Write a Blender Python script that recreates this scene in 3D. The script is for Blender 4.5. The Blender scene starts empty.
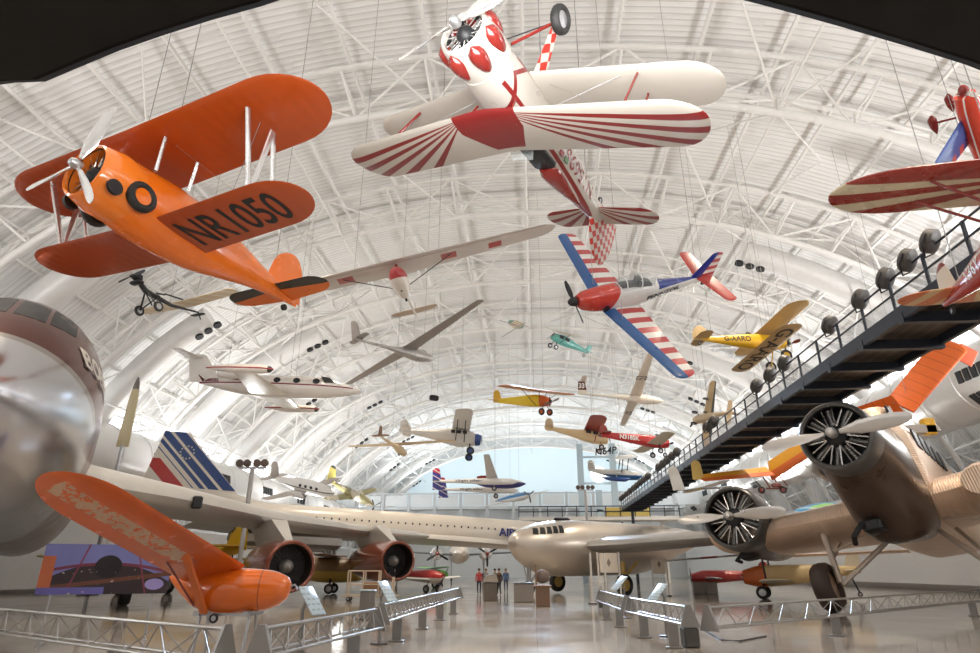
import bpy, math, random, ast
from mathutils import Vector, Matrix, Euler
from mathutils.bvhtree import BVHTree
random.seed(7)
PI = math.pi
sin, cos, sqrt = math.sin, math.cos, math.sqrt
SC = bpy.context.scene
COL = SC.collection

# ------------------------------------------------------------------ materials
MATS = {}
def new_mat(name):
    m = bpy.data.materials.new(name); m.use_nodes = True
    nt = m.node_tree; nt.nodes.clear()
    o = nt.nodes.new('ShaderNodeOutputMaterial'); b = nt.nodes.new('ShaderNodeBsdfPrincipled')
    nt.links.new(b.outputs[0], o.inputs[0])
    return m, nt, b
class Ex:
    """compiles a small arithmetic expression of x, y, z (object coordinates) into math nodes"""
    F1 = {'sin': 'SINE', 'cos': 'COSINE', 'abs': 'ABSOLUTE', 'floor': 'FLOOR', 'sqrt': 'SQRT', 'frac': 'FRACT'}
    F2 = {'min': 'MINIMUM', 'max': 'MAXIMUM', 'gt': 'GREATER_THAN', 'lt': 'LESS_THAN', 'atan2': 'ARCTAN2', 'mod': 'FLOORED_MODULO', 'wrap': 'PINGPONG'}
    def __init__(s, nt):
        s.nt = nt; tc = nt.nodes.new('ShaderNodeTexCoord'); sp = nt.nodes.new('ShaderNodeSeparateXYZ')
        nt.links.new(tc.outputs['Object'], sp.inputs[0]); s.tc = tc
        s.v = {'x': sp.outputs[0], 'y': sp.outputs[1], 'z': sp.outputs[2]}
        nz = nt.nodes.new('ShaderNodeTexNoise'); nz.inputs['Scale'].default_value = 9; nz.inputs['Detail'].default_value = 5
        nt.links.new(tc.outputs['Object'], nz.inputs['Vector']); s.v['n'] = nz.outputs[0]
    def op(s, kind, *a):
        n = s.nt.nodes.new('ShaderNodeMath'); n.operation = kind
        for i, q in enumerate(a):
            if isinstance(q, (int, float)): n.inputs[i].default_value = q
            else: s.nt.links.new(q, n.inputs[i])
        return n.outputs[0]
    def ev(s, e):
        if isinstance(e, str): e = ast.parse(e, mode='eval').body
        if isinstance(e, ast.Constant): return float(e.value)
        if isinstance(e, ast.Name): return s.v[e.id]
        if isinstance(e, ast.UnaryOp): return s.op('MULTIPLY', s.ev(e.operand), -1.0)
        if isinstance(e, ast.BinOp):
            k = {ast.Add: 'ADD', ast.Sub: 'SUBTRACT', ast.Mult: 'MULTIPLY', ast.Div: 'DIVIDE'}[type(e.op)]
            return s.op(k, s.ev(e.left), s.ev(e.right))
        f = e.func.id
        return s.op((s.F1.get(f) or s.F2[f]), *[s.ev(a) for a in e.args])
def pm(name, col, rough=.4, metal=0., layers=(), bump=None, bstr=.3, noise=.06, nscale=3., coat=0., emit=0., dirt=None):
    """procedural paint: base colour, pattern layers (expression, colour), bump expression, slight mottling"""
    if name in MATS: return MATS[name]
    m, nt, b = new_mat(name); ex = Ex(nt); L = nt.links
    rgb = nt.nodes.new('ShaderNodeRGB'); rgb.outputs[0].default_value = (*col, 1); cur = rgb.outputs[0]
    for e, c in layers:
        mx = nt.nodes.new('ShaderNodeMix'); mx.data_type = 'RGBA'
        L.new(ex.ev(e), mx.inputs[0]); L.new(cur, mx.inputs[6]); mx.inputs[7].default_value = (*c, 1); cur = mx.outputs[2]
    nz = nt.nodes.new('ShaderNodeTexNoise'); nz.inputs['Scale'].default_value = nscale; nz.inputs['Detail'].default_value = 4
    L.new(ex.tc.outputs['Object'], nz.inputs['Vector'])
    if noise:
        k = ex.op('ADD', ex.op('MULTIPLY', nz.outputs[0], 2 * noise), 1 - noise)
        mx = nt.nodes.new('ShaderNodeMix'); mx.data_type = 'RGBA'; mx.blend_type = 'MULTIPLY'; mx.inputs[0].default_value = 1
        L.new(cur, mx.inputs[6]); L.new(k, mx.inputs[7]); cur = mx.outputs[2]
    L.new(cur, b.inputs['Base Color'])
    L.new(ex.op('ADD', ex.op('MULTIPLY', nz.outputs[0], .16), rough - .08), b.inputs['Roughness'])
    b.inputs['Metallic'].default_value = metal
    if coat: b.inputs['Coat Weight'].default_value = coat; b.inputs['Coat Roughness'].default_value = .08
    if bump:
        bp = nt.nodes.new('ShaderNodeBump'); bp.inputs['Strength'].default_value = bstr; bp.inputs['Distance'].default_value = .02
        L.new(ex.ev(bump), bp.inputs['Height']); L.new(bp.outputs[0], b.inputs['Normal'])
    if emit:
        b.inputs['Emission Color'].default_value = (*col, 1); b.inputs['Emission Strength'].default_value = emit
    MATS[name] = m
    return m
def glass(name, col=(.9, .95, 1), rough=.05, alpha=.35):
    if name in MATS: return MATS[name]
    m, nt, b = new_mat(name)
    nz = nt.nodes.new('ShaderNodeTexNoise'); nz.inputs['Scale'].default_value = 2
    r = nt.nodes.new('ShaderNodeMapRange'); r.inputs[3].default_value = rough; r.inputs[4].default_value = rough + .08
    nt.links.new(nz.outputs[0], r.inputs[0]); nt.links.new(r.outputs[0], b.inputs['Roughness'])
    b.inputs['Base Color'].default_value = (*col, 1); b.inputs['Alpha'].default_value = alpha; b.inputs['IOR'].default_value = 1.45
    b.inputs['Specular IOR Level'].default_value = .5
    MATS[name] = m
    return m

# ------------------------------------------------------------------ mesh builder
def vec(p): return Vector(p)
AF = [(1., 0), (.82, .37), (.6, .72), (.38, .96), (.2, .94), (.08, .68), (.02, .36), (0, 0)]
class MB:
    def __init__(s): s.v = []; s.f = []; s.m = []
    def add(s, vs, fs, mi=0):
        o = len(s.v); s.v += [tuple(p) for p in vs]
        for f in fs: s.f.append([i + o for i in f]); s.m.append(mi)
        return s
    def loft(s, rings, caps=(1, 1), close=True, mi=0):
        n = len(rings[0]); o = len(s.v)
        for r in rings: s.v += [tuple(p) for p in r]
        for k in range(len(rings) - 1):
            for i in range(n if close else n - 1):
                j = (i + 1) % n
                s.f.append([o + k * n + i, o + k * n + j, o + (k + 1) * n + j, o + (k + 1) * n + i]); s.m.append(mi)
        if caps[0]: s.f.append([o + i for i in range(n)][::-1]); s.m.append(mi)
        if caps[1]: s.f.append([o + (len(rings) - 1) * n + i for i in range(n)]); s.m.append(mi)
        return s
    def tube(s, pts, r, n=8, mi=0, flat=1.0, close=False):
        pts = [vec(p) for p in pts]; rings = []; up = None
        for i, p in enumerate(pts):
            a = pts[max(i - 1, 0)]; b = pts[min(i + 1, len(pts) - 1)]
            if close: a = pts[i - 1]; b = pts[(i + 1) % len(pts)]
            d = (b - a).normalized()
            if up is None:
                up = Vector((1, 0, 0)) if abs(d.x) < .75 else Vector((0, 0, 1))
            u = (up - d * up.dot(d)).normalized(); w = d.cross(u); up = u
            rr = r[i] if isinstance(r, (list, tuple)) else r
            rings.append([p + u * (rr * cos(2 * PI * k / n)) + w * (rr * flat * sin(2 * PI * k / n)) for k in range(n)])
        if close: rings.append(rings[0]); return s.loft(rings, (0, 0), mi=mi)
        return s.loft(rings, mi=mi)
    def box(s, c, sz, R=None, mi=0, bev=0.):
        c = vec(c); R = R or Matrix.Identity(3); hx, hy, hz = [q / 2 for q in sz]
        if bev:
            b = min(bev, hx * .9, hy * .9, hz * .9); rings = []
            for z, k in ((-hz, b), (-hz + b, 0), (hz - b, 0), (hz, b)):
                X, Y = hx - k, hy - k
                rings.append([c + R @ vec(q) for q in ((X, -Y + b, z), (X, Y - b, z), (X - b, Y, z), (-X + b, Y, z), (-X, Y - b, z), (-X, -Y + b, z), (-X + b, -Y, z), (X - b, -Y, z))])
            return s.loft(rings, mi=mi)
        vs = [c + R @ vec((x, y, z)) for z in (-hz, hz) for x, y in ((-hx, -hy), (hx, -hy), (hx, hy), (-hx, hy))]
        return s.add(vs, [[3, 2, 1, 0], [4, 5, 6, 7], [0, 1, 5, 4], [1, 2, 6, 5], [2, 3, 7, 6], [3, 0, 4, 7]], mi)
    def bar(s, a, b, w, h, mi=0, up=(0, 0, 1)):
        a, b = vec(a), vec(b); d = (b - a); l = d.length; d.normalize(); u = vec(up)
        if abs(d.dot(u)) > .95: u = Vector((1, 0, 0))
        y = u.cross(d).normalized(); z = d.cross(y)
        return s.box((a + b) / 2, (l, w, h), Matrix((d, y, z)).transposed(), mi)
    def lathe(s, prof, c=(0, 0, 0), ax='x', n=24, mi=0, caps=(1, 1), a0=0.):
        c = vec(c); rings = []
        for t, r in prof:
            ring = []
            for k in range(n):
                a = a0 + 2 * PI * k / n; p, q = r * cos(a), r * sin(a)
                ring.append(c + vec({'x': (t, p, q), 'y': (q, t, p), 'z': (p, q, t)}[ax]))
            rings.append(ring)
        return s.loft(rings, caps, mi=mi)
    def fus(s, st, n=24, sub=4, mi=0, caps=(1, 1)):
        st = [tuple(q) + (2,) * (5 - len(q)) if len(q) >= 4 else (q[0], q[1], q[2], 0, 2) for q in st]
        if sub > 1:
            out = []
            for i in range(len(st) - 1):
                p0, p1, p2, p3 = st[max(i - 1, 0)], st[i], st[i + 1], st[min(i + 2, len(st) - 1)]
                for k in range(sub):
                    t = k / sub; row = []
                    for j in range(5):
                        h = (p2[0] - p1[0]) or 1e-6
                        def sl(a, b, c):
                            d1 = (b[j] - a[j]) / ((b[0] - a[0]) or h); d2 = (c[j] - b[j]) / ((c[0] - b[0]) or h)
                            return 0 if d1 * d2 <= 0 else 2 * d1 * d2 / (d1 + d2)
                        m1 = sl(p0, p1, p2) if i > 0 else (p2[j] - p1[j]) / h
                        m2 = sl(p1, p2, p3) if i < len(st) - 2 else (p2[j] - p1[j]) / h
                        if j == 0: row.append(p1[0] + t * h); continue
                        t2, t3 = t * t, t ** 3
                        row.append((2 * t3 - 3 * t2 + 1) * p1[j] + (t3 - 2 * t2 + t) * h * m1 + (-2 * t3 + 3 * t2) * p2[j] + (t3 - t2) * h * m2)
                    out.append(row)
            out.append(st[-1]); st = out
        rings = []
        for x, w, h, zc, e in st:
            ring = []
            for k in range(n):
                a = 2 * PI * k / n; ca, sa = cos(a), sin(a); q = 2 / max(e, .5)
                ring.append((x, max(w, .002) * math.copysign(abs(ca) ** q, ca), zc + max(h, .002) * math.copysign(abs(sa) ** q, sa)))
            rings.append(ring)
        if st[0][0] < st[-1][0]: pass
        else: rings = rings[::-1]
        return s.loft(rings, caps, mi=mi)
    def wing(s, st, t=.12, vert=False, flat=.45, mi=0, off=(0, 0, 0)):
        """stations (span, x of leading edge, chord, height)"""
        rings = []
        for y, xl, c, z in st:
            ring = []
            for u, h in AF: ring.append((xl - u * c, y, z + h * t * c * .62))
            for u, h in AF[-2:0:-1]: ring.append((xl - u * c, y, z - h * t * c * flat * .62))
            if vert: ring = [(a, c2, b) for a, b, c2 in ring]
            rings.append([(a + off[0], b + off[1], c2 + off[2]) for a, b, c2 in ring])
        return s.loft(rings, mi=mi)
    def build(s, name, mats, parent=None, ang=38, smooth=True):
        me = bpy.data.meshes.new(name); me.from_pydata(s.v, [], s.f)
        mats = mats if isinstance(mats, (list, tuple)) else [mats]
        for m in mats: me.materials.append(m)
        if len(mats) > 1: me.polygons.foreach_set('material_index', s.m)
        me.validate(); 
        import bmesh
        bm = bmesh.new(); bm.from_mesh(me); bmesh.ops.recalc_face_normals(bm, faces=bm.faces); bm.to_mesh(me); bm.free()
        if smooth:
            me.shade_smooth(); me.set_sharp_from_angle(angle=math.radians(ang))
        me.update()
        o = bpy.data.objects.new(name, me); COL.objects.link(o)
        if parent is not None: o.parent = parent
        return o
def wst(y0, y1, xl0, c0, xl1, c1, z0=0., z1=0., rnd=.5, n=6, piv=.4, n2=8):
    """straight tapered panel with an elliptical tip"""
    sg = 1 if y1 > y0 else -1; L = abs(y1 - y0); rr = min(rnd * c1, L * .9); out = []
    def lerp(d): k = d / L; return xl0 + (xl1 - xl0) * k, c0 + (c1 - c0) * k, z0 + (z1 - z0) * k
    for i in range(n + 1):
        d = (L - rr) * i / n; x, c, z = lerp(d); out.append((y0 + sg * d, x, c, z))
    for i in range(1, n2 + 1):
        a = i / n2 * PI / 2; d = L - rr + rr * sin(a); f = max(cos(a), .05); x, c, z = lerp(d)
        out.append((y0 + sg * d, x - piv * c * (1 - f), c * f, z))
    return out
def mirror(st): return [(-a, b, c, d) for a, b, c, d in st[::-1]] 
def both(st): return mirror(st) + (st if abs(st[0][0]) > 1e-6 else st[1:])

# ------------------------------------------------------------------ things and parts
def tag(o, label=None, cat=None, group=None, kind=None):
    if label: o['label'] = label
    if cat: o['category'] = cat
    if group: o['group'] = group
    if kind: o['kind'] = kind
    return o
def thing(name, label, cat, loc=(0, 0, 0), eul=(0, 0, 0), s=1., group=None):
    o = bpy.data.objects.new(name, None); COL.objects.link(o)
    o.empty_display_size = .2
    o.location = loc; o.rotation_euler = eul; o.scale = (s, s, s)
    return tag(o, label, cat, group)
def w2l(p, w):
    M = Matrix.LocRotScale(p.location, p.rotation_euler, p.scale)
    return M.inverted() @ vec(w)
def l2w(p, l):
    return Matrix.LocRotScale(p.location, p.rotation_euler, p.scale) @ vec(l)
def copy_tree(o, loc, eul, label=None, s=None):
    def cp(q, par):
        c = q.copy(); COL.objects.link(c); c.parent = par
        for ch in [k for k in bpy.data.objects if k.parent == q]: cp(ch, c)
        return c
    r = cp(o, None); r.location = loc; r.rotation_euler = eul
    if s: r.scale = (s, s, s)
    if label: r['label'] = label
    return r
HA, HH, HE = 42., 32., 2.2      # half width, height and exponent of the vault
def ceilz(x): return HH * (1 - min(abs(x) / HA, .999) ** HE) ** (1 / HE)
def cables(p, pts, r=.012):
    for q in pts:
        w = l2w(p, q); top = Vector((w.x, w.y, ceilz(w.x) - .6))
        MB().tube([q, w2l(p, top)], r / p.scale[0], n=5).build('suspension_cable', M_cable, p)
_fc = {}
def text(p, body, w, h, org, xd, yd, mat, proj=None, name='lettering', bold=.0, off=.012, label=None):
    key = (body, bold)
    if key not in _fc:
        cu = bpy.data.curves.new('txt', 'FONT'); cu.body = body; cu.offset = bold; cu.resolution_u = 4
        o = bpy.data.objects.new('txt', cu); COL.objects.link(o)
        dg = bpy.context.evaluated_depsgraph_get(); dg.update()
        me = bpy.data.meshes.new_from_object(o.evaluated_get(dg))
        _fc[key] = ([v.co.copy() for v in me.vertices], [list(f.vertices) for f in me.polygons])
        bpy.data.objects.remove(o); bpy.data.curves.remove(cu); bpy.data.meshes.remove(me)
    vs, fs = _fc[key]
    x0 = min(v.x for v in vs); x1 = max(v.x for v in vs); y0 = min(v.y for v in vs); y1 = max(v.y for v in vs)
    xd, yd, org = vec(xd).normalized(), vec(yd).normalized(), vec(org); nn = xd.cross(yd)
    bv = None
    if proj is not None:
        me = proj.data; bv = BVHTree.FromPolygons([v.co for v in me.vertices], [list(f.vertices) for f in me.polygons])
    out = []
    for v in vs:
        q = org + xd * ((v.x - x0) / (x1 - x0) * w) + yd * ((v.y - y0) / (y1 - y0) * h)
        if bv:
            hit = bv.ray_cast(q + nn * 2, -nn)
            if hit[0] is not None: q = hit[0] + nn * off
        out.append(q)
    o = MB().add(out, fs).build(name, mat, p, smooth=False)
    if label: o['label'] = label
    return o

# shared part builders
def blade_mb(R, a, c, w=.085, r0=.1, twist=.55, th=.022):
    mb = MB(); rings = []; c = vec(c)
    er = Vector((0, cos(a), sin(a))); et = Vector((0, -sin(a), cos(a))); ex = Vector((1, 0, 0))
    for k, (f, ww) in enumerate(((r0, .35), (.2, .55), (.35, .95), (.6, 1.05), (.8, .95), (.93, .7), (.985, .4), (1., .1))):
        tw = twist * (1 - f) + .2; u = et * cos(tw) + ex * sin(tw); v = ex * cos(tw) - et * sin(tw)
        W = R * w * ww; T = R * th * (1.2 - f) + .004
        rings.append([c + er * (R * f) + u * (W * cos(2 * PI * i / 10)) + v * (T * sin(2 * PI * i / 10)) for i in range(10)])
    return mb.loft(rings)
def propeller(p, c, R, n, a0, bm, hm, w=.085, spin=None, sm=None, tipm=None):
    hub = MB().lathe([(-.05 * R, .07 * R), (.05 * R, .075 * R), (.1 * R, .05 * R), (.12 * R, .01)], c, n=14).build('propeller', hm, p)
    for k in range(n): blade_mb(R, a0 + 2 * PI * k / n, c, w).build('blade', bm, hub)
    if spin:
        l, r = spin
        MB().lathe([(-.06, r), (l * .3, r * .93), (l * .6, r * .72), (l * .85, r * .4), (l, .01)], c, n=18).build('spinner', sm or hm, p)
    return hub
def wheel(p, c, r, w, tm, hm, ax='y', name='wheel'):
    prof = [(-.3 * w, r * .55), (-.5 * w, r * .68), (-.5 * w, r * .85), (-.3 * w, r * .97), (0, r), (.3 * w, r * .97), (.5 * w, r * .85), (.5 * w, r * .68), (.3 * w, r * .55)]
    o = MB().lathe(prof, c, ax, 20, caps=(0, 0)).build(name, tm, p)
    MB().lathe([(-.42 * w, .02), (-.36 * w, r * .2), (-.3 * w, r * .57), (.3 * w, r * .57), (.36 * w, r * .2), (.42 * w, .02)], c, ax, 16).build('hub', hm, o)
    return o
def radial(p, c, r, n, cm, km, deep=.35, children=True, tube=None):
    """radial engine: crankcase with n finned cylinders"""
    c = vec(c)
    e = MB().lathe([(-deep, r * .34), (-.02, r * .36), (.05, r * .3), (.1, r * .16), (.14, .01)], c, n=18).build('engine', km, p)
    for k in range(n):
        a = 2 * PI * k / n + PI / 2; er = Vector((0, cos(a), sin(a))); et = Vector((0, -sin(a), cos(a)))
        mb = MB(); rings = []
        rs = [.34, .4, .4] ; prof = [(.33, .55)]
        for i in range(7):
            f = .36 + i * .082; prof += [(f, 1.), (f + .041, 1.), (f + .042, .78), (f + .08, .78)]
        prof += [(.95, .85), (.97, .5)]
        for f, ww in prof:
            q = c + er * (r * f) + Vector((-deep * .45, 0, 0))
            rings.append([q + et * (r * .115 * ww * cos(2 * PI * i / 10)) + Vector((r * .13 * ww * sin(2 * PI * i / 10), 0, 0)) for i in range(10)])
        mb.loft(rings)
        for sg in (-1, 1):
            mb.tube([c + er * r * .3 + et * (sg * r * .1), c + er * (r * .93) + et * (sg * r * .17) + Vector((-.02, 0, 0))], r * .026, 5, mi=1)
        mb.build('cylinder', [cm, M_alu], e)
    return e
def cowl_ring(p, x0, x1, r0, r1, mat, zc=0., lip=.06, name='cowling', n=32, yc=0.):
    prof = [(x1, r1 - .01), (x1, r1), ((x0 + x1) / 2, max(r0, r1) * 1.015), (x0 - lip, r0), (x0 - lip * .4, r0 - lip * .25), (x0, r0 - lip * .7), (x0 - lip * .5, r0 - lip * 1.2), (x0 - lip * 2, r0 - lip * 1.1), (x1, r1 - lip * 1.2)]
    o = MB().lathe(prof, (0, yc, zc), n=n, caps=(0, 0)).build(name, mat, p)
    MB().lathe([(x0 - lip * 1.6, r0 - lip * 1.22), ((x0 + x1) / 2, max(r0, r1) - lip * 1.32), (x1, r1 - lip * 1.3)], (0, yc, zc), n=n, caps=(0, 0)).build('cowl_lining', M_black, o)
    return o
def patch(p, f, polys, d, mat, name, off=.012, n=5):
    """flush panels: quads projected on to a skin along direction d"""
    me = f.data; bv = BVHTree.FromPolygons([v.co for v in me.vertices], [list(q.vertices) for q in me.polygons]); d = vec(d).normalized()
    out = []
    for qd in polys:
        a, b, c, e = [vec(q) for q in qd]; mb = MB(); vs = []
        for i in range(n + 1):
            for j in range(n + 1):
                q = (a * (1 - i / n) + b * (i / n)) * (1 - j / n) + (e * (1 - i / n) + c * (i / n)) * (j / n)
                h = bv.ray_cast(q - d * 6, d); vs.append((h[0] if h[0] is not None else q) - d * off)
        fs = [[i * (n + 1) + j, (i + 1) * (n + 1) + j, (i + 1) * (n + 1) + j + 1, i * (n + 1) + j + 1] for i in range(n) for j in range(n)]
        out.append(mb.add(vs, fs).build(name, mat, p))
    return out
def strut(p, a, b, r, mat, flat=.45, name='strut'):
    return MB().tube([a, b], r, 8, flat=flat).build(name, mat, p)
M_cable = pm('steel cable', (.35, .34, .33), .4, .8)
M_tyre = pm('black rubber', (.018, .017, .016), .65)
M_dark = pm('dark engine metal', (.03, .03, .032), .45, .5)
M_alu = pm('polished aluminium', (.72, .71, .7), .25, .9, noise=.1)
M_steel = pm('brushed steel', (.45, .45, .46), .35, .8)
M_cyl = pm('finned cylinder grey', (.22, .21, .2), .4, .7)
M_glass = glass('perspex', (.55, .6, .62), .05, .22)
M_black = pm('matt black', (.012, .012, .013), .5)
M_white = pm('white paint', (.78, .77, .74), .35)
M_cream = pm('cream fabric', (.62, .56, .44), .5, noise=.1)
UPK = 0.1; SPK = 1.0; EXPO = 0.8
# ------------------------------------------------------------------ camera
FPX = 620.; PITCH = math.atan((570 - 326.5) / FPX); YAW = math.atan(45 * cos(PITCH) / FPX)
cd = bpy.data.cameras.new('camera'); cam = bpy.data.objects.new('camera', cd); COL.objects.link(cam)
cd.sensor_width = 36; cd.lens = FPX * 36 / 980; cd.clip_start = .05; cd.clip_end = 600
CAM = Vector((0, 0, 1.65)); cam.location = CAM; cam.rotation_euler = (PI / 2 + PITCH, 0, YAW)
SC.camera = cam
CM = cam.rotation_euler.to_matrix()
def ray(u, v): return CM @ Vector(((u - 490) / FPX, -(v - 326.5) / FPX, -1))
def atz(u, v, z): r = ray(u, v); return CAM + r * ((z - CAM.z) / r.z)
def aty(u, v, y): r = ray(u, v); return CAM + r * (y / r.y)
def S(o): o['kind'] = 'structure'; return o

# ------------------------------------------------------------------ hall shell
Y0, Y1 = -46., 158.
def arc(n, d=0., t0=0., t1=PI):
    out = []
    for i in range(n + 1):
        a = t0 + (t1 - t0) * i / n; c, s_ = cos(a), sin(a); k = 2 / HE
        out.append(((HA - d) * math.copysign(abs(c) ** k, c), (HH - d) * abs(s_) ** k))
    return out
M_deck = pm('white ribbed roof deck', (.81, .80, .78), .6, bump='sin(y*15)', bstr=.7, noise=.05, nscale=.25,
            layers=[('gt(sin(y*15),0.78)', (.64, .63, .61)), ('gt(frac(y/13+0.5),0.965)', (.6, .59, .57)), ('gt(sin(y*2.9)*sin(x*0.9+z*0.7)*sin(x*0.31),0.5)', (.75, .74, .72))])
M_truss = pm('white painted steel tube', (.82, .80, .77), .4)
M_floor = pm('polished concrete', (.34, .295, .25), .10, noise=.16, nscale=.5, bump='sin(x*0.5)+sin(y*0.45)', bstr=.02,
             layers=[('max(gt(frac(x/6),0.996),gt(frac(y/6),0.996))', (.22, .19, .17))])
mb = MB(); A = arc(72)
mb.loft([[(x, y, z) for x, z in A] for y in [Y0 + (Y1 - Y0) * k / 12 for k in range(13)]], (0, 0), close=False)
S(mb.build('ceiling', M_deck, ang=60))
S(MB().box((0, (Y0 + Y1) / 2, -.1), (96, Y1 - Y0 + 2, .2)).build('floor', M_floor, smooth=False))
M_wall = pm('white wall board', (.75, .74, .72), .6)
M_endw = pm('daylit blue glazing', (.53, .63, .68), .5, noise=.04, nscale=.08, emit=.34)
def wallarc(y, name, mat, d=0., zb=0., th=.4):
    pts = [(x, max(z, zb)) for x, z in arc(60, d) if z >= zb - 1e-6] or []
    o = MB().loft([[(x, y, z) for x, z in pts], [(x, y + th, z) for x, z in pts]]).build(name, mat, smooth=False)
    return S(o)
wallarc(Y1, 'wall_far', M_wall); wallarc(Y0 - .4, 'wall_near', M_wall)
wallarc(Y1 - .5, 'window_1', M_endw, d=1.2, zb=14.5)
M_strip = pm('daylit clerestory glazing', (.93, .96, 1.), .4, emit=1.5, noise=.02)
def strip(name, side, t0, t1, y0, y1, mat, d):
    pts = arc(10, d, t0, t1)
    mb = MB()
    y = y0
    while y < y1 - 1:
        mb.loft([[(side * x, y + .15, z) for x, z in pts], [(side * x, min(y + 6.3, y1) - .15, z) for x, z in pts]], (0, 0), close=False); y += 6.5
    return S(mb.build(name, mat))
def tz(z): return math.asin((z / HH) ** (HE / 2))
strip('window_2', -1, tz(10.5), tz(15.5), -20, 150, M_strip, .15)
strip('window_3', 1, tz(16.5), tz(21.), -20, 150, M_strip, .15)
# arched trusses: two outer chords, one inner chord, zig-zag webs
def truss(y, i):
    n = 26; O = arc(n, .55); I = arc(n, 3.1); mb = MB()
    fine = lambda d, yy: [(x, yy, z) for x, z in arc(64, d)]
    mb.tube(fine(.55, y - 1.7), .17, 6); mb.tube(fine(.55, y + 1.7), .17, 6); mb.tube(fine(3.1, y), .24, 7)
    for k in range(n):
        a, b, m = O[k], O[k + 1], I[k]
        q = I[k + 1]
        for dy in (-1.7, 1.7):
            mb.tube([(O[k][0], y + dy, O[k][1]), (I[k][0], y, I[k][1])], .085, 5)
            mb.tube([(O[k + 1][0], y + dy, O[k + 1][1]), (I[k][0], y, I[k][1])] if k % 2 else [(O[k][0], y + dy, O[k][1]), (I[k + 1][0], y, I[k + 1][1])], .085, 5)
        mb.tube([(O[k][0], y - 1.7, O[k][1]), (O[k][0], y + 1.7, O[k][1])], .07, 5)
    return S(mb.build('roof_truss', M_truss, ang=60))
TY = [5 + 13 * k for k in range(-2, 12)]
for i, y in enumerate(TY): truss(y, i)
mb = MB()
for x, z in arc(28, .42)[1:-1]: mb.tube([(x, Y0, z), (x, Y1, z)], .13, 5)
for x, z in arc(26, 3.1)[4:-4:3]: mb.tube([(x, Y0, z), (x, Y1, z)], .085, 5)
S(mb.build('trim_1', M_truss))
# diagonal braces between neighbouring trusses
mb = MB(); I = arc(26, 3.1); O = arc(26, .55)
for y in TY[:-1]:
    for k in range(2, 25, 4):
        mb.tube([(I[k][0], y, I[k][1]), (O[k + 1][0], y + 6.5, O[k + 1][1]), (I[k][0], y + 13, I[k][1])], .085, 5)
        mb.tube([(I[k][0], y, I[k][1]), (O[k - 1][0], y + 6.5, O[k - 1][1]), (I[k][0], y + 13, I[k][1])], .07, 5)
S(mb.build('trim_2', M_truss))
# air ducts: two long ones on the flanks and curved risers ending in three nozzles
M_duct = pm('white sheet metal duct', (.78, .77, .75), .35, .15, bump='gt(sin(y*1.6),0.97)', bstr=.5)
M_riser = pm('white sheet metal riser', (.8, .79, .77), .4, .1)
def duct(x, z, r, y0, y1, side, hi):
    mb = MB(); prof = []
    y = y0
    while y < y1: prof += [(y, r), (y + 3.9, r), (y + 3.92, r + .08), (y + 4.08, r + .08), (y + 4.1, r)]; y += 4.1
    mb.lathe(prof, (x, 0, z), 'y', 36)
    o = S(mb.build('air_duct', M_duct))
    g = MB(); y = y0 + 6
    while y < y1:
        for a in hi:
            for k in range(4):
                c = Vector((x - side * (r + .03) * cos(a), y + k * .75, z + (r + .03) * sin(a)))
                d = Vector((-side * cos(a), 0, sin(a))); t = Vector((side * sin(a), 0, cos(a)))
                g.box(c, (.5, .14, .85), Matrix((Vector((0, 1, 0)), d, t)).transposed())
        y += 12
    S(g.build('duct_grille', M_black, o, smooth=False))
duct(-36.3, 10.6, 2.6, -12, 150, -1, (.15, -.55)); duct(33, 14.6, 2.7, -12, 150, 1, (-.1, -.75))
nz = MB()
for i, y in enumerate(TY[2:]):
    for side, tt in ((-1, (1.0, .82)), (1, (.98, 1.12))):
        e = tt[i % 2]; yy = y + 5.2
        pts = [(side * x, yy, z) for x, z in arc(24, 2.0, .22, e)]
        r = [1.05] * len(pts); m2 = MB().tube(pts, r, 16)
        S(m2.build('air_riser', M_riser))
        P, Q = vec(pts[-1]), vec(pts[-2]); d = (P - Q).normalized(); n = Vector((0, 1, 0)).cross(d) * side
        inn = n if n.z < 0 else -n
        for k in (-1, 0, 1):
            c = P - d * .7 + Vector((0, k * .75, 0)) * 0 + inn * 1.05 - d * (k * .9)
            a0 = len(nz.v); nz.tube([c - inn * .1, c + inn * .16], .36, 12)
S(nz.build('air_nozzle', M_black))
# right-hand ledge, far balcony, side stores
M_ledge = pm('pale plaster ledge', (.72, .70, .67), .5)
S(MB().box((36.2, 60, 4.6), (3, 190, 9.2), bev=.5).build('wall_right', M_ledge))
S(MB().box((-39.6, 60, 3), (2, 190, 6), bev=.3).build('wall_left', M_ledge))
YB = 118.
mb = MB(); mb.box((-8, YB, 12.2), (70, 3, .5)); mb.box((-8, YB + 1, 9.3), (70, .5, 5.4))
S(mb.build('balcony', pm('pale grey balcony front', (.62, .66, .68), .5), smooth=False))
mb = MB(); pn = MB()
x = -42.
while x < 26:
    mb.box((x, YB - 1.6, 11.6), (.5, .4, 6.6)); pn.box((x + 2.4, YB - 1.55, 13.5), (3.9, .12, 1.9)); x += 4.8
mb.box((-8, YB - 1.6, 14.7), (70, .3, .25)); S(mb.build('trim_3', pm('grey balcony posts', (.55, .58, .6), .45), smooth=False))
S(pn.build('trim_4', pm('frosted balcony panel', (.72, .77, .79), .3), smooth=False))
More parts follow.
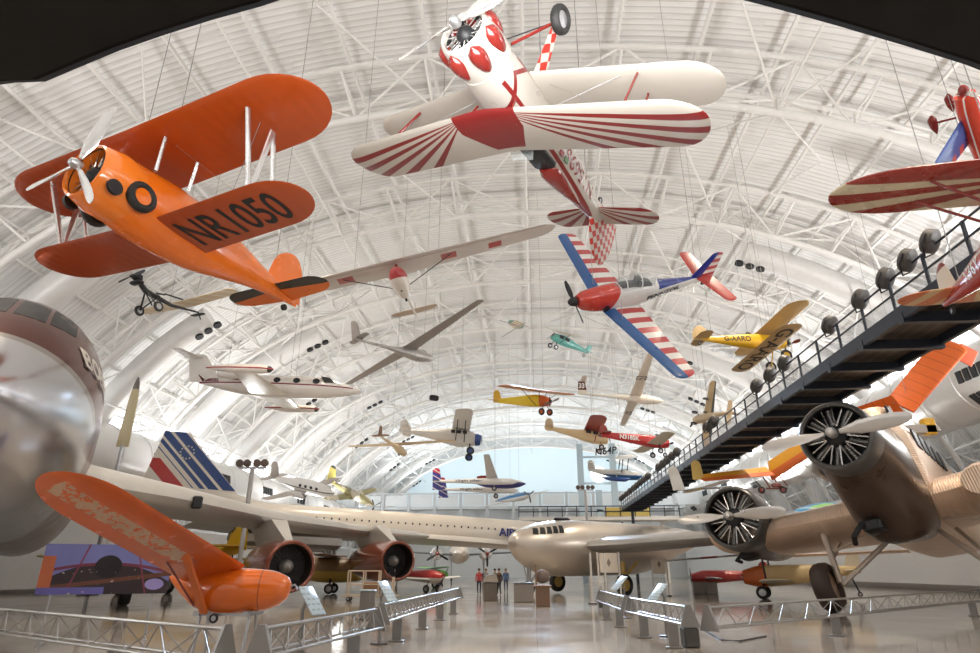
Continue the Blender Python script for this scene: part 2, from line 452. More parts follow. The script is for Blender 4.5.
# dark underside of the overhead gallery above the visitor
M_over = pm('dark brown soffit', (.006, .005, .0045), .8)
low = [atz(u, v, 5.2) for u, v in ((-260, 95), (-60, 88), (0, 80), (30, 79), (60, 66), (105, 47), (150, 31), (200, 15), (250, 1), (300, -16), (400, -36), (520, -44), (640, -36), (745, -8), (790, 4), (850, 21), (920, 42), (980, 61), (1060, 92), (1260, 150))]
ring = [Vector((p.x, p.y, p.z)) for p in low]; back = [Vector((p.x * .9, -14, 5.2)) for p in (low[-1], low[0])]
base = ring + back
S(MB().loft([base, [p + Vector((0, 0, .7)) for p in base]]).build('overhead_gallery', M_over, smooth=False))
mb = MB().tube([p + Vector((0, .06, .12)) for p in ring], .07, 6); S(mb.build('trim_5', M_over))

# ------------------------------------------------------------------ light
def area(name, loc, rot, sx, sy, pw, col):
    l = bpy.data.lights.new(name, 'AREA'); l.shape = 'RECTANGLE'; l.size = sx; l.size_y = sy; l.energy = pw; l.color = col
    o = bpy.data.objects.new(name, l); o.location = loc; o.rotation_euler = rot; COL.objects.link(o)
for i, y in enumerate((-30, -8, 14, 36, 58, 80, 102)):
    for sx in (-1, 1):
        area('uplight', (sx * 30, y, 7.6 if sx < 0 else 11.3), (PI, -sx * .45, 0), 2.2, 6, 13200 * UPK, (.985, .985, .98))
for y in (122, 142): 
    for sx in (-1, 0, 1): area('end_daylight_fill', (sx * 22, y, 16.5), (PI, 0, 0), 8, 8, 9500 * UPK, (.9, .96, 1))  # added upward lamps standing in for window daylight on the last roof bays
area('end_daylight', (0, 150, 22), (PI / 2 - .5, 0, PI), 40, 12, 5000 * UPK, (.78, .88, 1))
for y in (-18, 10): area('near_vault_fill', (0, y - 8, 6.2), (PI, 0, 0), 6, 6, 15500 * UPK, (.985, .985, .97))  # added unseen lamps that brighten the hall around the camera
for i, y in enumerate((-6, 12, 30, 48, 66, 84)):
    for sx in (-1, 1):
        l = bpy.data.lights.new('floor_fill_spot', 'SPOT'); l.energy = 7000 * SPK; l.color = (1, .86, .68); l.spot_size = 1.5; l.spot_blend = .9; l.shadow_soft_size = .35  # added overhead spots that brighten the floor and the low aircraft
        o = bpy.data.objects.new('floor_fill_spot', l); o.location = (sx * 15, y, 26.2); o.rotation_euler = (.12, sx * .12, 0); COL.objects.link(o)
for y in (62, 88):
    l = bpy.data.lights.new('aisle_blue_fill', 'SPOT'); l.energy = 55000 * SPK; l.color = (.55, .74, 1); l.spot_size = .42; l.spot_blend = 1; l.shadow_soft_size = .3  # added blue spots, tint the aisle floor in place of reflected window daylight
    o = bpy.data.objects.new('aisle_blue_fill', l); o.location = (1, y, 26.2); COL.objects.link(o)
    o.rotation_euler = (Vector((1.2, 23, 0)) - o.location).to_track_quat('-Z', 'Y').to_euler()
W = bpy.data.worlds.new('world'); SC.world = W; W.use_nodes = True
W.node_tree.nodes['Background'].inputs[0].default_value = (.9, .93, 1, 1); W.node_tree.nodes['Background'].inputs[1].default_value = .3
SC.view_settings.view_transform = 'Standard'; SC.view_settings.look = 'None'; SC.view_settings.gamma = 1
SC.view_settings.use_curve_mapping = False; SC.view_settings.exposure = EXPO
SC.cycles.use_denoising = True; SC.cycles.max_bounces = 8; SC.cycles.diffuse_bounces = 5; SC.cycles.sample_clamp_indirect = 8
# ================================================================== the large suspended aircraft
def stripes(base, *ang, x0=0., y0=0.):
    """sunburst: list of (from, to) angles in radians measured aft of the span direction"""
    a = 'atan2(%g-x,abs(y)-%g)' % (x0, y0)
    return '+'.join('gt(%s,%g)*lt(%s,%g)' % (a, p, a, q) for p, q in ang)
C_OR = (.80, .165, .008); C_RED = (.20, .012, .012); C_CRM = (.46, .42, .37)
M_or = pm('orange enamel', C_OR, .25, coat=.5, noise=.08)
M_orw = pm('shaded orange doped fabric', (.38, .056, .006), .35, coat=.3, bump='sin(y*22)', bstr=.12, noise=.08)  # wing colour darkened to carry the shade on the undersides
M_orst = pm('orange tail with black front', C_OR, .3, coat=.3, layers=[('gt(x+0.12*abs(y),-2.93)', (.012, .011, .01))])

# ---- orange biplane
g = thing('biplane', 'glossy orange biplane marked NR1050 hanging below the dark gallery', 'airplane', (-7.88, 12.33, 9.0), (.028, -.06, -1.896))
f = MB().fus([(1.95, .70, .72, -.08), (1.5, .70, .80, -.09), (.8, .66, .86, -.05), (0, .60, .84, -.02), (-1, .46, .64, .02), (-2, .30, .40, .04), (-3, .14, .2, .0), (-3.81, .02, .05, -.06)], 28).build('fuselage', M_or, g)
cowl_ring(g, 2.72, 1.85, .62, .715, pm('orange cowling', (.82, .2, .02), .2, coat=.6), -.1)
MB().lathe([(1.95, .02), (1.98, .66), (2.1, .66)], (0, 0, -.1), caps=(0, 0)).build('firewall', M_black, g)
radial(g, (2.5, 0, -.1), .6, 9, M_cyl, M_dark, .3)
propeller(g, (2.86, 0, -.1), 1.42, 3, 1.17, M_alu, M_steel, .1)
uw = MB().wing(both(wst(0, 4.4, 2.22, 1.95, 2.2, 1.9, 1.3, 1.40, .62, piv=.5)), .10).build('upper_wing', M_orw, g); uw.location = (0, .12, -.0); uw.rotation_euler = (.035, 0, 0)
lw = MB().wing(both(wst(.3, 3.9, 1.38, 1.48, 1.38, 1.46, -.55, -.37, .62, piv=.5)), .10).build('lower_wing', M_orw, g)
MB().wing(both(wst(0, 1.62, -2.65, .98, -2.65, .8, .02, .02, .6, piv=.5)), .09).build('tailplane', M_orst, g)
MB().wing(wst(0, 1.42, -2.45, 1.5, -2.85, 1.05, 0, 0, .6, piv=.6), .08, vert=True, flat=1).build('fin', M_or, g)
for sy in (-1, 1):
    s3 = [((1.1, sy * 2.75, -.42), (1.72, sy * 2.95, 1.3)), ((.4, sy * 2.75, -.42), (.95, sy * 2.95, 1.3)), ((1.08, sy * 2.75, -.42), (.97, sy * 2.95, 1.3))]
    for a, b in s3: strut(g, a, b, .075, M_alu, name='interplane_strut')
    strut(g, (1.65, sy * .55, .5), (1.75, sy * .72, 1.28), .045, M_alu, name='cabane_strut'); strut(g, (.75, sy * .5, .6), (.85, sy * .72, 1.28), .045, M_alu, name='cabane_strut')
    strut(g, (-.1, sy * .6, -.2), (1.3, sy * 2.9, 1.3), .008, M_steel, name='flying_wire'); strut(g, (1.2, sy * 2.6, -.42), (1.5, sy * .75, 1.25), .008, M_steel, name='flying_wire')
    w = wheel(g, (1.86, sy * .66, -.38), .33, .2, M_tyre, M_or, name='wheel')
    MB().lathe([(-.02, .16), (.05, .16), (.06, .05)], (2.42, sy * .62, -.52), 'y', 14).build('exhaust_port', M_black, g)
    MB().wing([(sy * 3.0, .42, .1, -.36), (sy * 3.9, .42, .1, -.33)], .5).build('aileron_gap', M_white, g) if 0 else None
MB().fus([(.3, .1, .05, .78), (0, .28, .3, .82), (-.7, .25, .28, .78), (-1.1, .06, .08, .62)], 16).build('canopy', M_glass, g)
MB().lathe([(-.04, .09), (.04, .09)], (-3.35, 0, -.33), 'y', 14).build('tail_wheel', M_tyre, g)
text(g, 'NR1050', 2.55, .95, (.15, .7, -.4), (0, 1, 0), (1, 0, 0), M_black, lw, 'registration', bold=.012)
cables(g, [(1.6, .8, 1.4), (1.2, -.8, 1.4), (-2.8, 0, .3)])

# ---- white and red biplane hung inverted
M_jw = pm('white fabric with red sunburst', C_CRM, .4, coat=.2, bump='wrap(y,0.19)', bstr=.35, layers=[
    (stripes(0, (.13, .18), (.235, .285), (.345, .40), (.47, .54), (.64, .72), x0=.98, y0=.4), C_RED),
    ('lt(abs(y),0.62)*lt(abs(y)+(0.95-x)*0.55,0.78)*gt(x,0.05)', C_RED)])
M_jl = pm('white doped fabric', C_CRM, .42, coat=.2, bump='wrap(y,0.19)', bstr=.35)
M_js = pm('white tailplane with red sunburst', C_CRM, .4, layers=[(stripes(0, (.12, .22), (.36, .47), (.62, .76), (.95, 1.12), x0=-2.95, y0=.05), C_RED)])
M_chk = pm('red and white chequer', C_CRM, .4, layers=[('gt(sin((x+z)*17)*sin((x-z)*17),0)', (.40, .03, .02))])
M_jf = pm('white fuselage with red scallops', (.46, .425, .38), .3, coat=.4, layers=[
    ('gt(abs(z-0.16+0.02*x),0.0)*lt(abs(z-0.26+0.02*x),0.03)*lt(x,1.1)', C_RED), ('lt(abs(z+0.38-0.06*x),0.05)*lt(x,1.0)', C_RED),
    ('lt(abs(x-1.0+0.9*abs(z)),0.05)', C_RED), ('gt(z,0.38)*lt(x,-0.9)*gt(sin(abs(y)*34),0.3)', C_RED)])
M_redp = pm('dark red paint', (.21, .018, .014), .25, coat=.5)
j = thing('biplane', 'white and red sunburst biplane marked N15696 hanging upside down', 'airplane', (0, 8.72, 9.0), (2.854, -.062, -2.068))
f = MB().fus([(1.3, .42, .44, -.05), (.9, .43, .46, -.05, 2.3), (.3, .41, .46, -.05, 2.6), (-.8, .36, .40, -.02, 2.6), (-2., .25, .31, .05, 2.6), (-3.2, .11, .18, .09, 2.4), (-3.5, .04, .1, .1)], 28).build('fuselage', M_jf, j)
cowl_ring(j, 1.95, 1.25, .42, .455, pm('white cowling', (.46, .43, .39), .25, coat=.5), -.09)
MB().lathe([(1.3, .02), (1.31, .43)], (0, 0, -.09), caps=(0, 0)).build('firewall', M_black, j)
for k in range(7):
    a = 2 * PI * (k + .5) / 7; er = Vector((0, cos(a), sin(a))); et = Vector((0, -sin(a), cos(a))); rings = []
    for u in range(8):
        t = u / 7; w = .135 * sqrt(max(1 - (2 * t - 1) ** 2, .004)) * (1.15 - .5 * t); x = 1.9 - .55 * t
        rings.append([Vector((x, 0, -.09)) + er * (.425 + w * 1.0 * cos(b)) + et * (w * 1.1 * sin(b)) for b in [2 * PI * q / 12 for q in range(12)]])
    MB().loft(rings).build('cylinder_fairing', M_redp, j)
radial(j, (1.86, 0, -.09), .42, 7, M_alu, M_dark, .22)
propeller(j, (2.1, 0, -.09), 1.08, 2, .42, M_alu, M_steel, .1)
st = wst(.1, 3.46, 1.05, 1.12, .85, 1.06, .66, .88, .55, piv=.4)
uw = MB().wing(both(st), .11).build('upper_wing', M_jw, j)
st = wst(.3, 3.4, .62, 1.02, .42, 1.0, -.36, -.1, .55, piv=.4)
lw = MB().wing(both(st), .11).build('lower_wing', M_jl, j)
for sy in (-1, 1):
    strut(j, (.35, sy * 2.2, -.18), (.72, sy * 2.3, .78), .03, M_redp, name='interplane_strut'); strut(j, (-.12, sy * 2.2, -.18), (.12, sy * 2.3, .78), .03, M_redp, name='interplane_strut')
    strut(j, (.75, sy * .38, .3), (.85, sy * .45, .66), .022, M_redp, name='cabane_strut'); strut(j, (.2, sy * .36, .32), (.3, sy * .45, .66), .022, M_redp, name='cabane_strut')
    for a, b in (((.3, sy * .5, -.36), (.7, sy * 2.2, .76)), ((.7, sy * .5, .76), (.3, sy * 2.1, -.3))): strut(j, a, b, .006, M_steel, name='flying_wire')
    strut(j, (1.2, sy * .35, -.4), (.8, sy * .78, -1.1), .028, M_redp, name='gear_leg'); strut(j, (1.2, -sy * .1, -.5), (.8, sy * .78, -1.1), .014, M_dark, name='gear_brace')
    MB().loft([[(.86, sy * .76, -1.06), (.76, sy * .79, -1.06), (.7, sy * .76, -1.06), (.76, sy * .73, -1.06)], [(.55, sy * .4, -.42), (.35, sy * .43, -.42), (.2, sy * .4, -.42), (.35, sy * .37, -.42)]]).build('gear_fairing', M_chk, j)
    wheel(j, (.78, sy * .82, -1.14), .24, .15, M_tyre, M_steel)
MB().wing(both(wst(0, 1.3, -2.95, .72, -3.08, .72, .08, .08, .6, piv=.4)), .09).build('tailplane', M_js, j)
MB().wing(wst(-.15, 1.0, -2.85, 1.35, -3.1, 1.1, 0, 0, .75, piv=.6), .08, vert=True, flat=1, off=(0, 0, .02)).build('fin', M_chk, j)
MB().box((-.62, 0, .32), (.85, .46, .22), bev=.06).build('cockpit', M_black, j)
MB().fus([(-1.0, .12, .12, .38), (-1.2, .2, .2, .34), (-1.9, .12, .14, .32), (-2.6, .03, .05, .26)], 16).build('headrest', M_redp, j)
MB().loft([[(-.1, -.28, .42), (-.1, .28, .42), (-.12, .28, .43), (-.12, -.28, .43)], [(-.32, -.2, .68), (-.32, .2, .68), (-.34, .2, .68), (-.34, -.2, .68)]]).build('windscreen', M_glass, j)
wheel(j, (-3.2, 0, -.22), .08, .05, M_tyre, M_steel, name='tail_wheel')
text(j, 'N15696', 1.45, .3, (-2.5, -.6, -.1), (1, 0, .01), (0, 0, 1), M_redp, f, 'registration', bold=.01)
for k, c in enumerate((C_RED, (.05, .12, .03))):
    MB().box((-.9 - .22 * k, -.352 + .02 * k, .18), (.13, .02, .1)).build('badge', pm('badge %s' % 'ab'[k], c), j, smooth=False)
cables(j, [(.6, .5, -.6), (.6, -.5, -.6), (-2.6, 0, -.1)])

# ---- low wing aerobatic aircraft in stars-and-stripes colours
M_cw = pm('wing blue front red white stripes', (.70, .68, .64), .3, coat=.4, layers=[
    ('lt(frac((abs(y)-0.55)/0.66),0.5)', (.45, .05, .05)), ('gt(x,0.93-0.105*abs(y))', (.02, .09, .27))])
M_cf = pm('white fuselage red nose', (.66, .65, .63), .25, coat=.5, layers=[
    ('gt(x+0.45*z,1.0)*gt(z,-0.30)', (.50, .035, .02)), ('lt(x,-1.3)*gt(z,0.24-0.03*x-0.0)', (.01, .03, .22))])
M_cv = pm('striped fin', (.7, .68, .64), .3, layers=[('gt(sin(z*17+0.6),0)', (.45, .05, .05)), ('gt(x+0.42*z,-3.62)', (.012, .03, .24))])
M_cs = pm('red tailplane', (.50, .06, .045), .3, coat=.4)
c = thing('aerobatic_monoplane', 'aerobatic airplane with blue front red striped wings and red nose', 'airplane', (4.26, 24.49, 12.62), (-1.081, .299, -2.744))
f = MB().fus([(2.62, .22, .24, .1), (2.3, .40, .42, .06), (1.6, .46, .54, .02, 2.3), (.6, .48, .60, .02, 2.4), (-.6, .44, .56, .04, 2.4), (-2, .28, .36, .1), (-3.4, .14, .2, .18), (-4.62, .04, .08, .24)], 28).build('fuselage', M_cf, c)
propeller(c, (2.75, 0, .1), 1.02, 2, -.35, M_dark, M_dark, .11, (.3, .2), M_black)
w = MB().wing(both(wst(.1, 4.85, 1.42, 1.98, .90, .92, -.42, -.08, .25)), .13).build('wing', M_cw, c)
MB().wing(both(wst(0, 1.82, -3.55, .98, -3.95, .62, .3, .33, .3)), .1).build('tailplane', M_cs, c)
MB().wing(wst(0, 1.5, -3.1, 1.5, -4.0, .58, 0, 0, .2), .09, vert=True, flat=1, off=(0, 0, .1)).build('fin', M_cv, c)
cn = MB().fus([(.95, .1, .05, .5), (.55, .34, .34, .58), (-.2, .36, .42, .6), (-1.0, .26, .3, .56), (-1.6, .05, .06, .48)], 18).build('canopy', M_glass, c)
for x in (.5, -.25, -.95): MB().tube([(x, .37 * cos(a), .58 + (.42 if x < .3 else .36) * sin(a)) for a in [PI * q / 12 for q in range(13)]], .022, 6).build('canopy_frame', M_white, cn)
MB().box((-.1, 0, .5), (1.7, .52, .24), bev=.08).build('cockpit_tub', M_black, c); MB().box((-.25, 0, .68), (.3, .42, .42), bev=.08).build('seat', M_dark, c)
MB().lathe([(-.04, .16), (.04, .16)], (1.35, .44, -.16), 'y', 18).build('exhaust_port', M_black, c)
MB().box((1.5, .47, -.05), (.55, .02, .16), bev=.01).build('emblem', pm('red emblem', (.4, .02, .03)), c)
wheel(c, (-4.2, 0, -.1), .11, .07, M_tyre, M_steel, name='tail_wheel')
text(c, 'PENNZOIL', 1.9, .25, (-.72, .6, -.13), (-1, 0, .07), (.07, 0, 1), M_black, f, bold=.02, off=.03)
text(c, 'AEROBATIC', .8, .1, (.35, .6, -.22), (-1, 0, .03), (.03, 0, 1), M_black, f, bold=.01) if 0 else None
cables(c, [(1, 1.2, -.2), (1, -1.2, -.2), (-3.6, 0, .4)])

# ---- yellow and tan biplane
M_yel = pm('yellow paint', (.72, .42, .02), .3, coat=.4); M_tan = pm('tan clear-doped fabric', (.50, .35, .17), .45, bump='wrap(y,0.17)', bstr=.3, noise=.1)
a = thing('biplane', 'yellow and tan biplane marked G-AARO above the walkway railing', 'airplane', (13.39, 35., 14.02), (-.061, .015, .128))
f = MB().fus([(1.5, .28, .3, .0, 2.6), (.8, .36, .42, 0, 3), (-.3, .36, .44, .02, 3), (-1.8, .22, .3, .06, 2.8), (-3.4, .05, .12, .1)], 24).build('fuselage', M_yel, a)
radial(a, (1.75, 0, 0), .42, 5, M_cyl, M_dark, .3); propeller(a, (1.92, 0, 0), .98, 2, .2, pm('dark red wood', (.2, .03, .02), .3), M_steel, .1)
uw = MB().wing(both(wst(0, 3.95, 1.3, 1.3, 1.3, 1.25, .70, .76, .7)), .13).build('upper_wing', pm('tan fabric darker', (.52, .36, .14), .45, bump='wrap(y,0.17)', bstr=.3), a)
lw = MB().wing(both(wst(.2, 3.62, .78, 1.25, .78, 1.2, -.52, -.48, .5)), .13).build('lower_wing', M_tan, a)
MB().wing(both(wst(0, 1.15, -3.0, .85, -3.05, .7, .12, .12, .6)), .08).build('tailplane', M_tan, a)
MB().wing(wst(0, .95, -2.85, 1.1, -3.1, .8, 0, 0, .7), .08, vert=True, flat=1, off=(0, 0, .0)).build('fin', M_tan, a)
for sy in (-1, 1):
    strut(a, (.9, sy * .34, .3), (.95, sy * .4, .72), .03, M_dark, name='cabane_strut')
    strut(a, (.9, sy * .3, -.35), (.94, sy * .86, -1.12), .035, M_yel, name='gear_leg'); strut(a, (.2, sy * .3, -.38), (.92, sy * .84, -1.12), .025, M_dark, name='gear_leg')
    wheel(a, (.94, sy * .92, -1.15), .33, .13, M_tyre, pm('pale wheel disc', (.6, .55, .4), .4) if sy > 0 else M_yel)
wheel(a, (-3.6, 0, -.2), .1, .06, M_tyre, M_steel, name='tail_wheel')
strut(a, (-3.3, 0, .0), (-3.6, 0, -.18), .03, M_dark, name='tail_skid')
text(a, 'G-AARO', 1.5, .32, (-2.15, -.6, -.06), (1, 0, -.03), (0, 0, 1), M_black, f, 'registration', bold=.02)
text(a, 'G-AARO', 6.1, .8, (-.22, -3.05, -1), (0, 1, 0), (1, 0, 0), M_black, lw, 'wing_registration', bold=.015)
cables(a, [(.6, .5, .8), (.6, -.5, .8), (-2.8, 0, .4)])

# ---- sailplane with pod and boom
M_sg = pm('pale glider fabric', (.62, .56, .51), .35, coat=.3, layers=[('lt(abs(abs(y)-2.2),0.33)*lt(abs(x-0.05),0.3)', (.45, .09, .07)), ('lt(abs(abs(y)-4.2),0.28)*lt(abs(x-0.0),0.27)*gt(y,0)', (.45, .05, .04)), ('gt(x,0.55)', (.46, .40, .36))])
b = thing('sailplane', 'white strut-braced sailplane with red nose and short pod body', 'airplane', (-5.22, 23.0, 12.59), (.24, .049, -1.543))
f = MB().fus([(1.45, .03, .04, .08), (1.2, .26, .28, .08), (.6, .38, .44, .05), (-.2, .36, .40, .0), (-.9, .18, .2, -.03), (-1.3, .07, .09, .08), (-4.4, .05, .06, .18)], 22).build('fuselage', pm('white pod red nose', (.68, .62, .55), .35, layers=[('gt(z+0.35*x,0.28)*gt(x,0.0)', (.36, .04, .04))]), b)
MB().wing(both(wst(0, 6.85, .85, 1.6, .6, .95, .85, .92, .8)), .13).build('wing', M_sg, b)
MB().box((.1, 0, .62), (.8, .1, .5), bev=.04).build('pylon', M_redp, b)
MB().wing(both(wst(0, 1.12, -3.6, .62, -3.65, .5, .34, .36, .7)), .08).build('tailplane', pm('tan tailplane', (.55, .43, .32), .4), b)
MB().wing(wst(-.35, .8, -3.9, .75, -4.0, .55, 0, 0, .6), .08, vert=True, flat=1, off=(0, 0, .2)).build('fin', M_white, b)
for sy in (-1, 1): strut(b, (.15, sy * .3, -.1), (.2, sy * 2.3, .82), .035, M_dark, name='wing_strut')
MB().bar((.5, 0, -.36), (-.8, 0, -.22), .07, .1).build('landing_skid', M_black, b)
wheel(b, (-.75, 0, -.26), .14, .08, M_tyre, M_dark)
cables(b, [(.2, 1.8, .95), (.2, -1.8, .95)])

# ---- high wing racer at the right edge
M_mw = pm('cream wing with red sunburst', (.60, .52, .36), .28, coat=.5, layers=[(stripes(0, (-.4, -.075), (.02, .13), (.24, .42), x0=.95, y0=-.2), (.28, .022, .014)), ('gt(x,1.28)', (.28, .022, .014)), ('lt(abs(y),0.7)', (.28, .022, .014))])
M_mf = pm('red and cream racer fuselage', (.42, .045, .035), .25, coat=.5, layers=[('lt(abs(z-0.06+0.04*x),0.03)*lt(x,-0.2)', C_CRM)])
M_ms = pm('orange and cream tailplane', (.62, .18, .07), .3, layers=[('gt(sin(abs(y)*9+x*3),0.35)', (.65, .45, .25))])
m = thing('racing_monoplane', 'red and cream high wing racer marked N36Y at the right edge', 'airplane', (9.95, 11.4, 8.0), (-.014, -.009, -1.742))
f = MB().fus([(1.9, .45, .46, 0), (1.2, .5, .58, .02, 2.4), (.4, .5, .62, .04, 2.6), (-.6, .42, .5, .02, 2.4), (-2., .26, .34, .0), (-3.2, .13, .2, .02), (-4.0, .04, .1, .05)], 24).build('fuselage', M_mf, m)
cowl_ring(m, 2.4, 1.85, .43, .47, M_redp); radial(m, (2.3, 0, 0), .4, 7, M_cyl, M_dark, .25); propeller(m, (2.55, 0, 0), 1.05, 2, .4, M_alu, M_steel)
MB().wing(both(wst(0, 3.72, 1.62, 1.72, 1.58, 1.62, .6, .67, .85, piv=.45)), .12).build('wing', M_mw, m)
MB().wing(both(wst(0, 1.2, -2.95, 1.1, -3.15, .9, .05, .05, .7)), .08).build('tailplane', M_ms, m)
MB().wing(wst(0, 1.0, -3.1, .95, -3.45, .55, 0, 0, .6), .08, vert=True, flat=1, off=(0, 0, .04)).build('fin', pm('cream fin', (.66, .6, .5), .35, layers=[('gt(z,0.86)', C_RED)]), m)
for sy in (-1, 1):
    for xa, xb in ((1.16, .95), (.42, .5)): strut(m, (xb, sy * .45, -.42), (xa, sy * 2.03, .56), .045, M_redp, .4, 'wing_strut')
    strut(m, (1.3, sy * .35, -.45), (1.3, sy * .85, -1.15), .05, M_redp, name='gear_leg')
    MB().fus([(1.75, .04, .05, -1.2), (1.5, .12, .2, -1.2), (1.2, .11, .19, -1.2), (.75, .02, .04, -1.15)], 14).build('wheel_pant', M_redp, m).location = (0, sy * .88, 0)
MB().fus([(1.25, .35, .05, .5), (.9, .44, .2, .52), (.2, .44, .2, .55), (-.4, .3, .05, .5)], 16).build('cabin_window', M_glass, m)
wheel(m, (-3.7, 0, -.28), .1, .06, M_tyre, M_steel, name='tail_wheel')
text(m, 'N36Y', .95, .3, (-2.35, -.6, -.16), (1, 0, -.02), (0, 0, 1), M_white, f, 'registration', bold=.01)
cables(m, [(.6, .5, .75), (.6, -.5, .75), (-3, 0, .3)])

# ---- red aerobatic aircraft with blue wings, nose up beyond the racer
r = thing('aerobatic_biplane', 'red aerobatic airplane with blue wings climbing nose up at right edge', 'airplane', (16.3, 19.45, 16.3), (-2.096, -.52, -2.21), .86)
f = MB().fus([(1.95, .38, .36, -.05), (1.3, .46, .46, 0), (.4, .42, .46, .02), (-1, .32, .36, .04), (-2.4, .14, .2, .06), (-3.2, .04, .08, .08)], 22).build('fuselage', pm('bright red enamel', (.58, .05, .025), .22, coat=.6, layers=[('lt(abs(y),0.04)', (.75, .7, .65)), ('lt(abs(z-0.05),0.03)', (.75, .7, .65))]), r)
propeller(r, (2.1, 0, -.05), .95, 2, .9, M_alu, M_redp, .1, (.3, .2), M_redp)
M_blu = pm('blue and white starred wing', (.03, .07, .26), .3, coat=.4, layers=[('gt(abs(y),2.9)', (.6, .58, .55)), ('lt(x,0.1)*gt(sin(y*9),0)', (.5, .05, .04))])
MB().wing(both(wst(.2, 3.4, 1.0, 1.3, .75, .9, -.25, -.2, .5)), .13).build('lower_wing', M_blu, r)
MB().wing(both(wst(0, 1.3, -2.4, .8, -2.6, .6, .1, .1, .4)), .09).build('tailplane', M_redp, r); MB().wing(wst(0, 1.0, -2.4, .9, -2.7, .6, 0, 0, .5), .09, vert=True, flat=1).build('fin', M_redp, r)
MB().fus([(.5, .1, .05, .4), (.1, .28, .28, .42), (-.6, .24, .26, .42), (-1.2, .05, .05, .36)], 16).build('canopy', glass('blue canopy', (.05, .12, .4), .05, .8), r)
for sy in (-1, 1):
    strut(r, (1.1, sy * .3, -.4), (1.25, sy * .72, -.95), .05, M_redp, name='gear_leg')
    MB().fus([(1.65, .03, .05, -1.02), (1.4, .13, .18, -1.04), (1.1, .11, .16, -1.03), (.75, .02, .03, -1.0)], 14).build('wheel_pant', M_redp, r).location = (0, sy * .77, 0)
cables(r, [(.8, .5, -.3), (.8, -.5, -.3)])
# ================================================================== smaller suspended aircraft
def ac(name, label, loc, eul, fus, fm, wings, tail, fin, tm, prop=None, wheels=(), struts=(), canopy=None, wm=None, cab=((0, .8, .7), (0, -.8, .7)), group=None, s=1., gm=None, hub=None):
    p = thing(name, label, 'airplane', loc, eul, s, group)
    F = MB().fus(fus, 20).build('fuselage', fm, p); W = []
    for nm, st, t, m in wings: W.append(MB().wing(st, t).build(nm, m, p))
    if tail: MB().wing(both(wst(0, tail[2], tail[0], tail[1], tail[0] - .1 * tail[1], tail[1] * .75, tail[3], tail[3], .5)), .09).build('tailplane', tm, p)
    if fin: MB().wing(wst(fin[3], fin[2], fin[0], fin[1], fin[0] - fin[1] * .35, fin[1] * .62, 0, 0, .45), .09, vert=True, flat=1).build('fin', fin[4] if len(fin) > 4 else tm, p)
    if prop: propeller(p, prop[0], prop[1], prop[2], prop[3], prop[4], M_steel, .1)
    for c, r in wheels: wheel(p, c, r, r * .45, M_tyre, hub or M_steel)
    for a, b, r in struts: strut(p, a, b, r, gm or M_dark)
    if canopy: MB().fus(canopy, 16).build('canopy', M_glass, p)
    cables(p, cab)
    return p, F, W
def wg(half, xr, cr, xt, ct, zr, zt, rnd=.5, root=0.): return both(wst(root, half, xr, cr, xt, ct, zr, zt, rnd))
M_slv = pm('silver dope', (.42, .40, .38), .3, .55, noise=.1); M_slw = pm('silver wing', (.34, .31, .29), .35, .5)
M_gr = pm('pale grey paint', (.55, .52, .48), .4); M_pw = pm('off white gelcoat', (.72, .66, .57), .3, coat=.4)
M_beige = pm('beige fabric', (.60, .46, .30), .5, noise=.1); M_wood = pm('dark wood', (.1, .04, .02), .35)
M_prpb = pm('deep blue paint', (.02, .06, .22), .3, coat=.4); M_brn = pm('brown paint', (.22, .12, .07), .4)

ac('sailplane', 'silver sailplane with dark wings hanging left of the hall centre', (-8.26, 39.81, 15.48), (-.154, -.068, .849),
   [(2.25, .03, .04, -.06), (1.7, .28, .3, -.03), (.6, .38, .46, 0), (-.8, .22, .26, .06), (-2, .1, .12, .14), (-4.3, .05, .08, .24)], M_slv,
   [('wing', wg(7.55, .55, 1.15, .2, .5, .3, .52, .5), .13, M_slw)], (-3.7, .6, .95, .35), (-3.75, .8, 1.55, .2), M_slw, struts=[((.4, 0, .45), (.4, 0, .75), .03)], canopy=[(1.7, .1, .08, .2), (1.3, .26, .26, .24), (.5, .26, .26, .3), (.1, .06, .06, .36)], cab=[(.2, 1.5, .4), (.2, -1.5, .4)])
# business jet with tip tanks
p = thing('business_jet', 'small white jet with tip tanks marked N802L', 'airplane', (-18.44, 42.72, 14.02), (-.009, .04, .035))
M_jet = pm('white jet paint', (.74, .69, .64), .25, coat=.5, layers=[('lt(abs(z-0.16+0.012*x),0.05)*lt(x,5.6)', (.22, .03, .05))])
f = MB().fus([(6.25, .03, .03, -.1), (5.6, .28, .26, -.06), (4.2, .58, .6, .06), (2.6, .76, .8, .12), (-1, .78, .82, .12), (-3.5, .5, .55, .2), (-5.9, .1, .16, .35)], 26).build('fuselage', M_jet, p)
MB().wing(wg(5.1, .9, 2.7, .1, 1.35, -.55, -.25, .1, .3), .11).build('wing', M_pw, p)
MB().wing(both(wst(0, 2.3, -5.9, 1.3, -6.6, .8, 2.1, 2.1, .2)), .09).build('tailplane', M_jet, p)
MB().wing(wst(.3, 2.45, -4.2, 2.5, -5.9, 1.3, 0, 0, .1), .09, vert=True, flat=1).build('fin', M_jet, p)
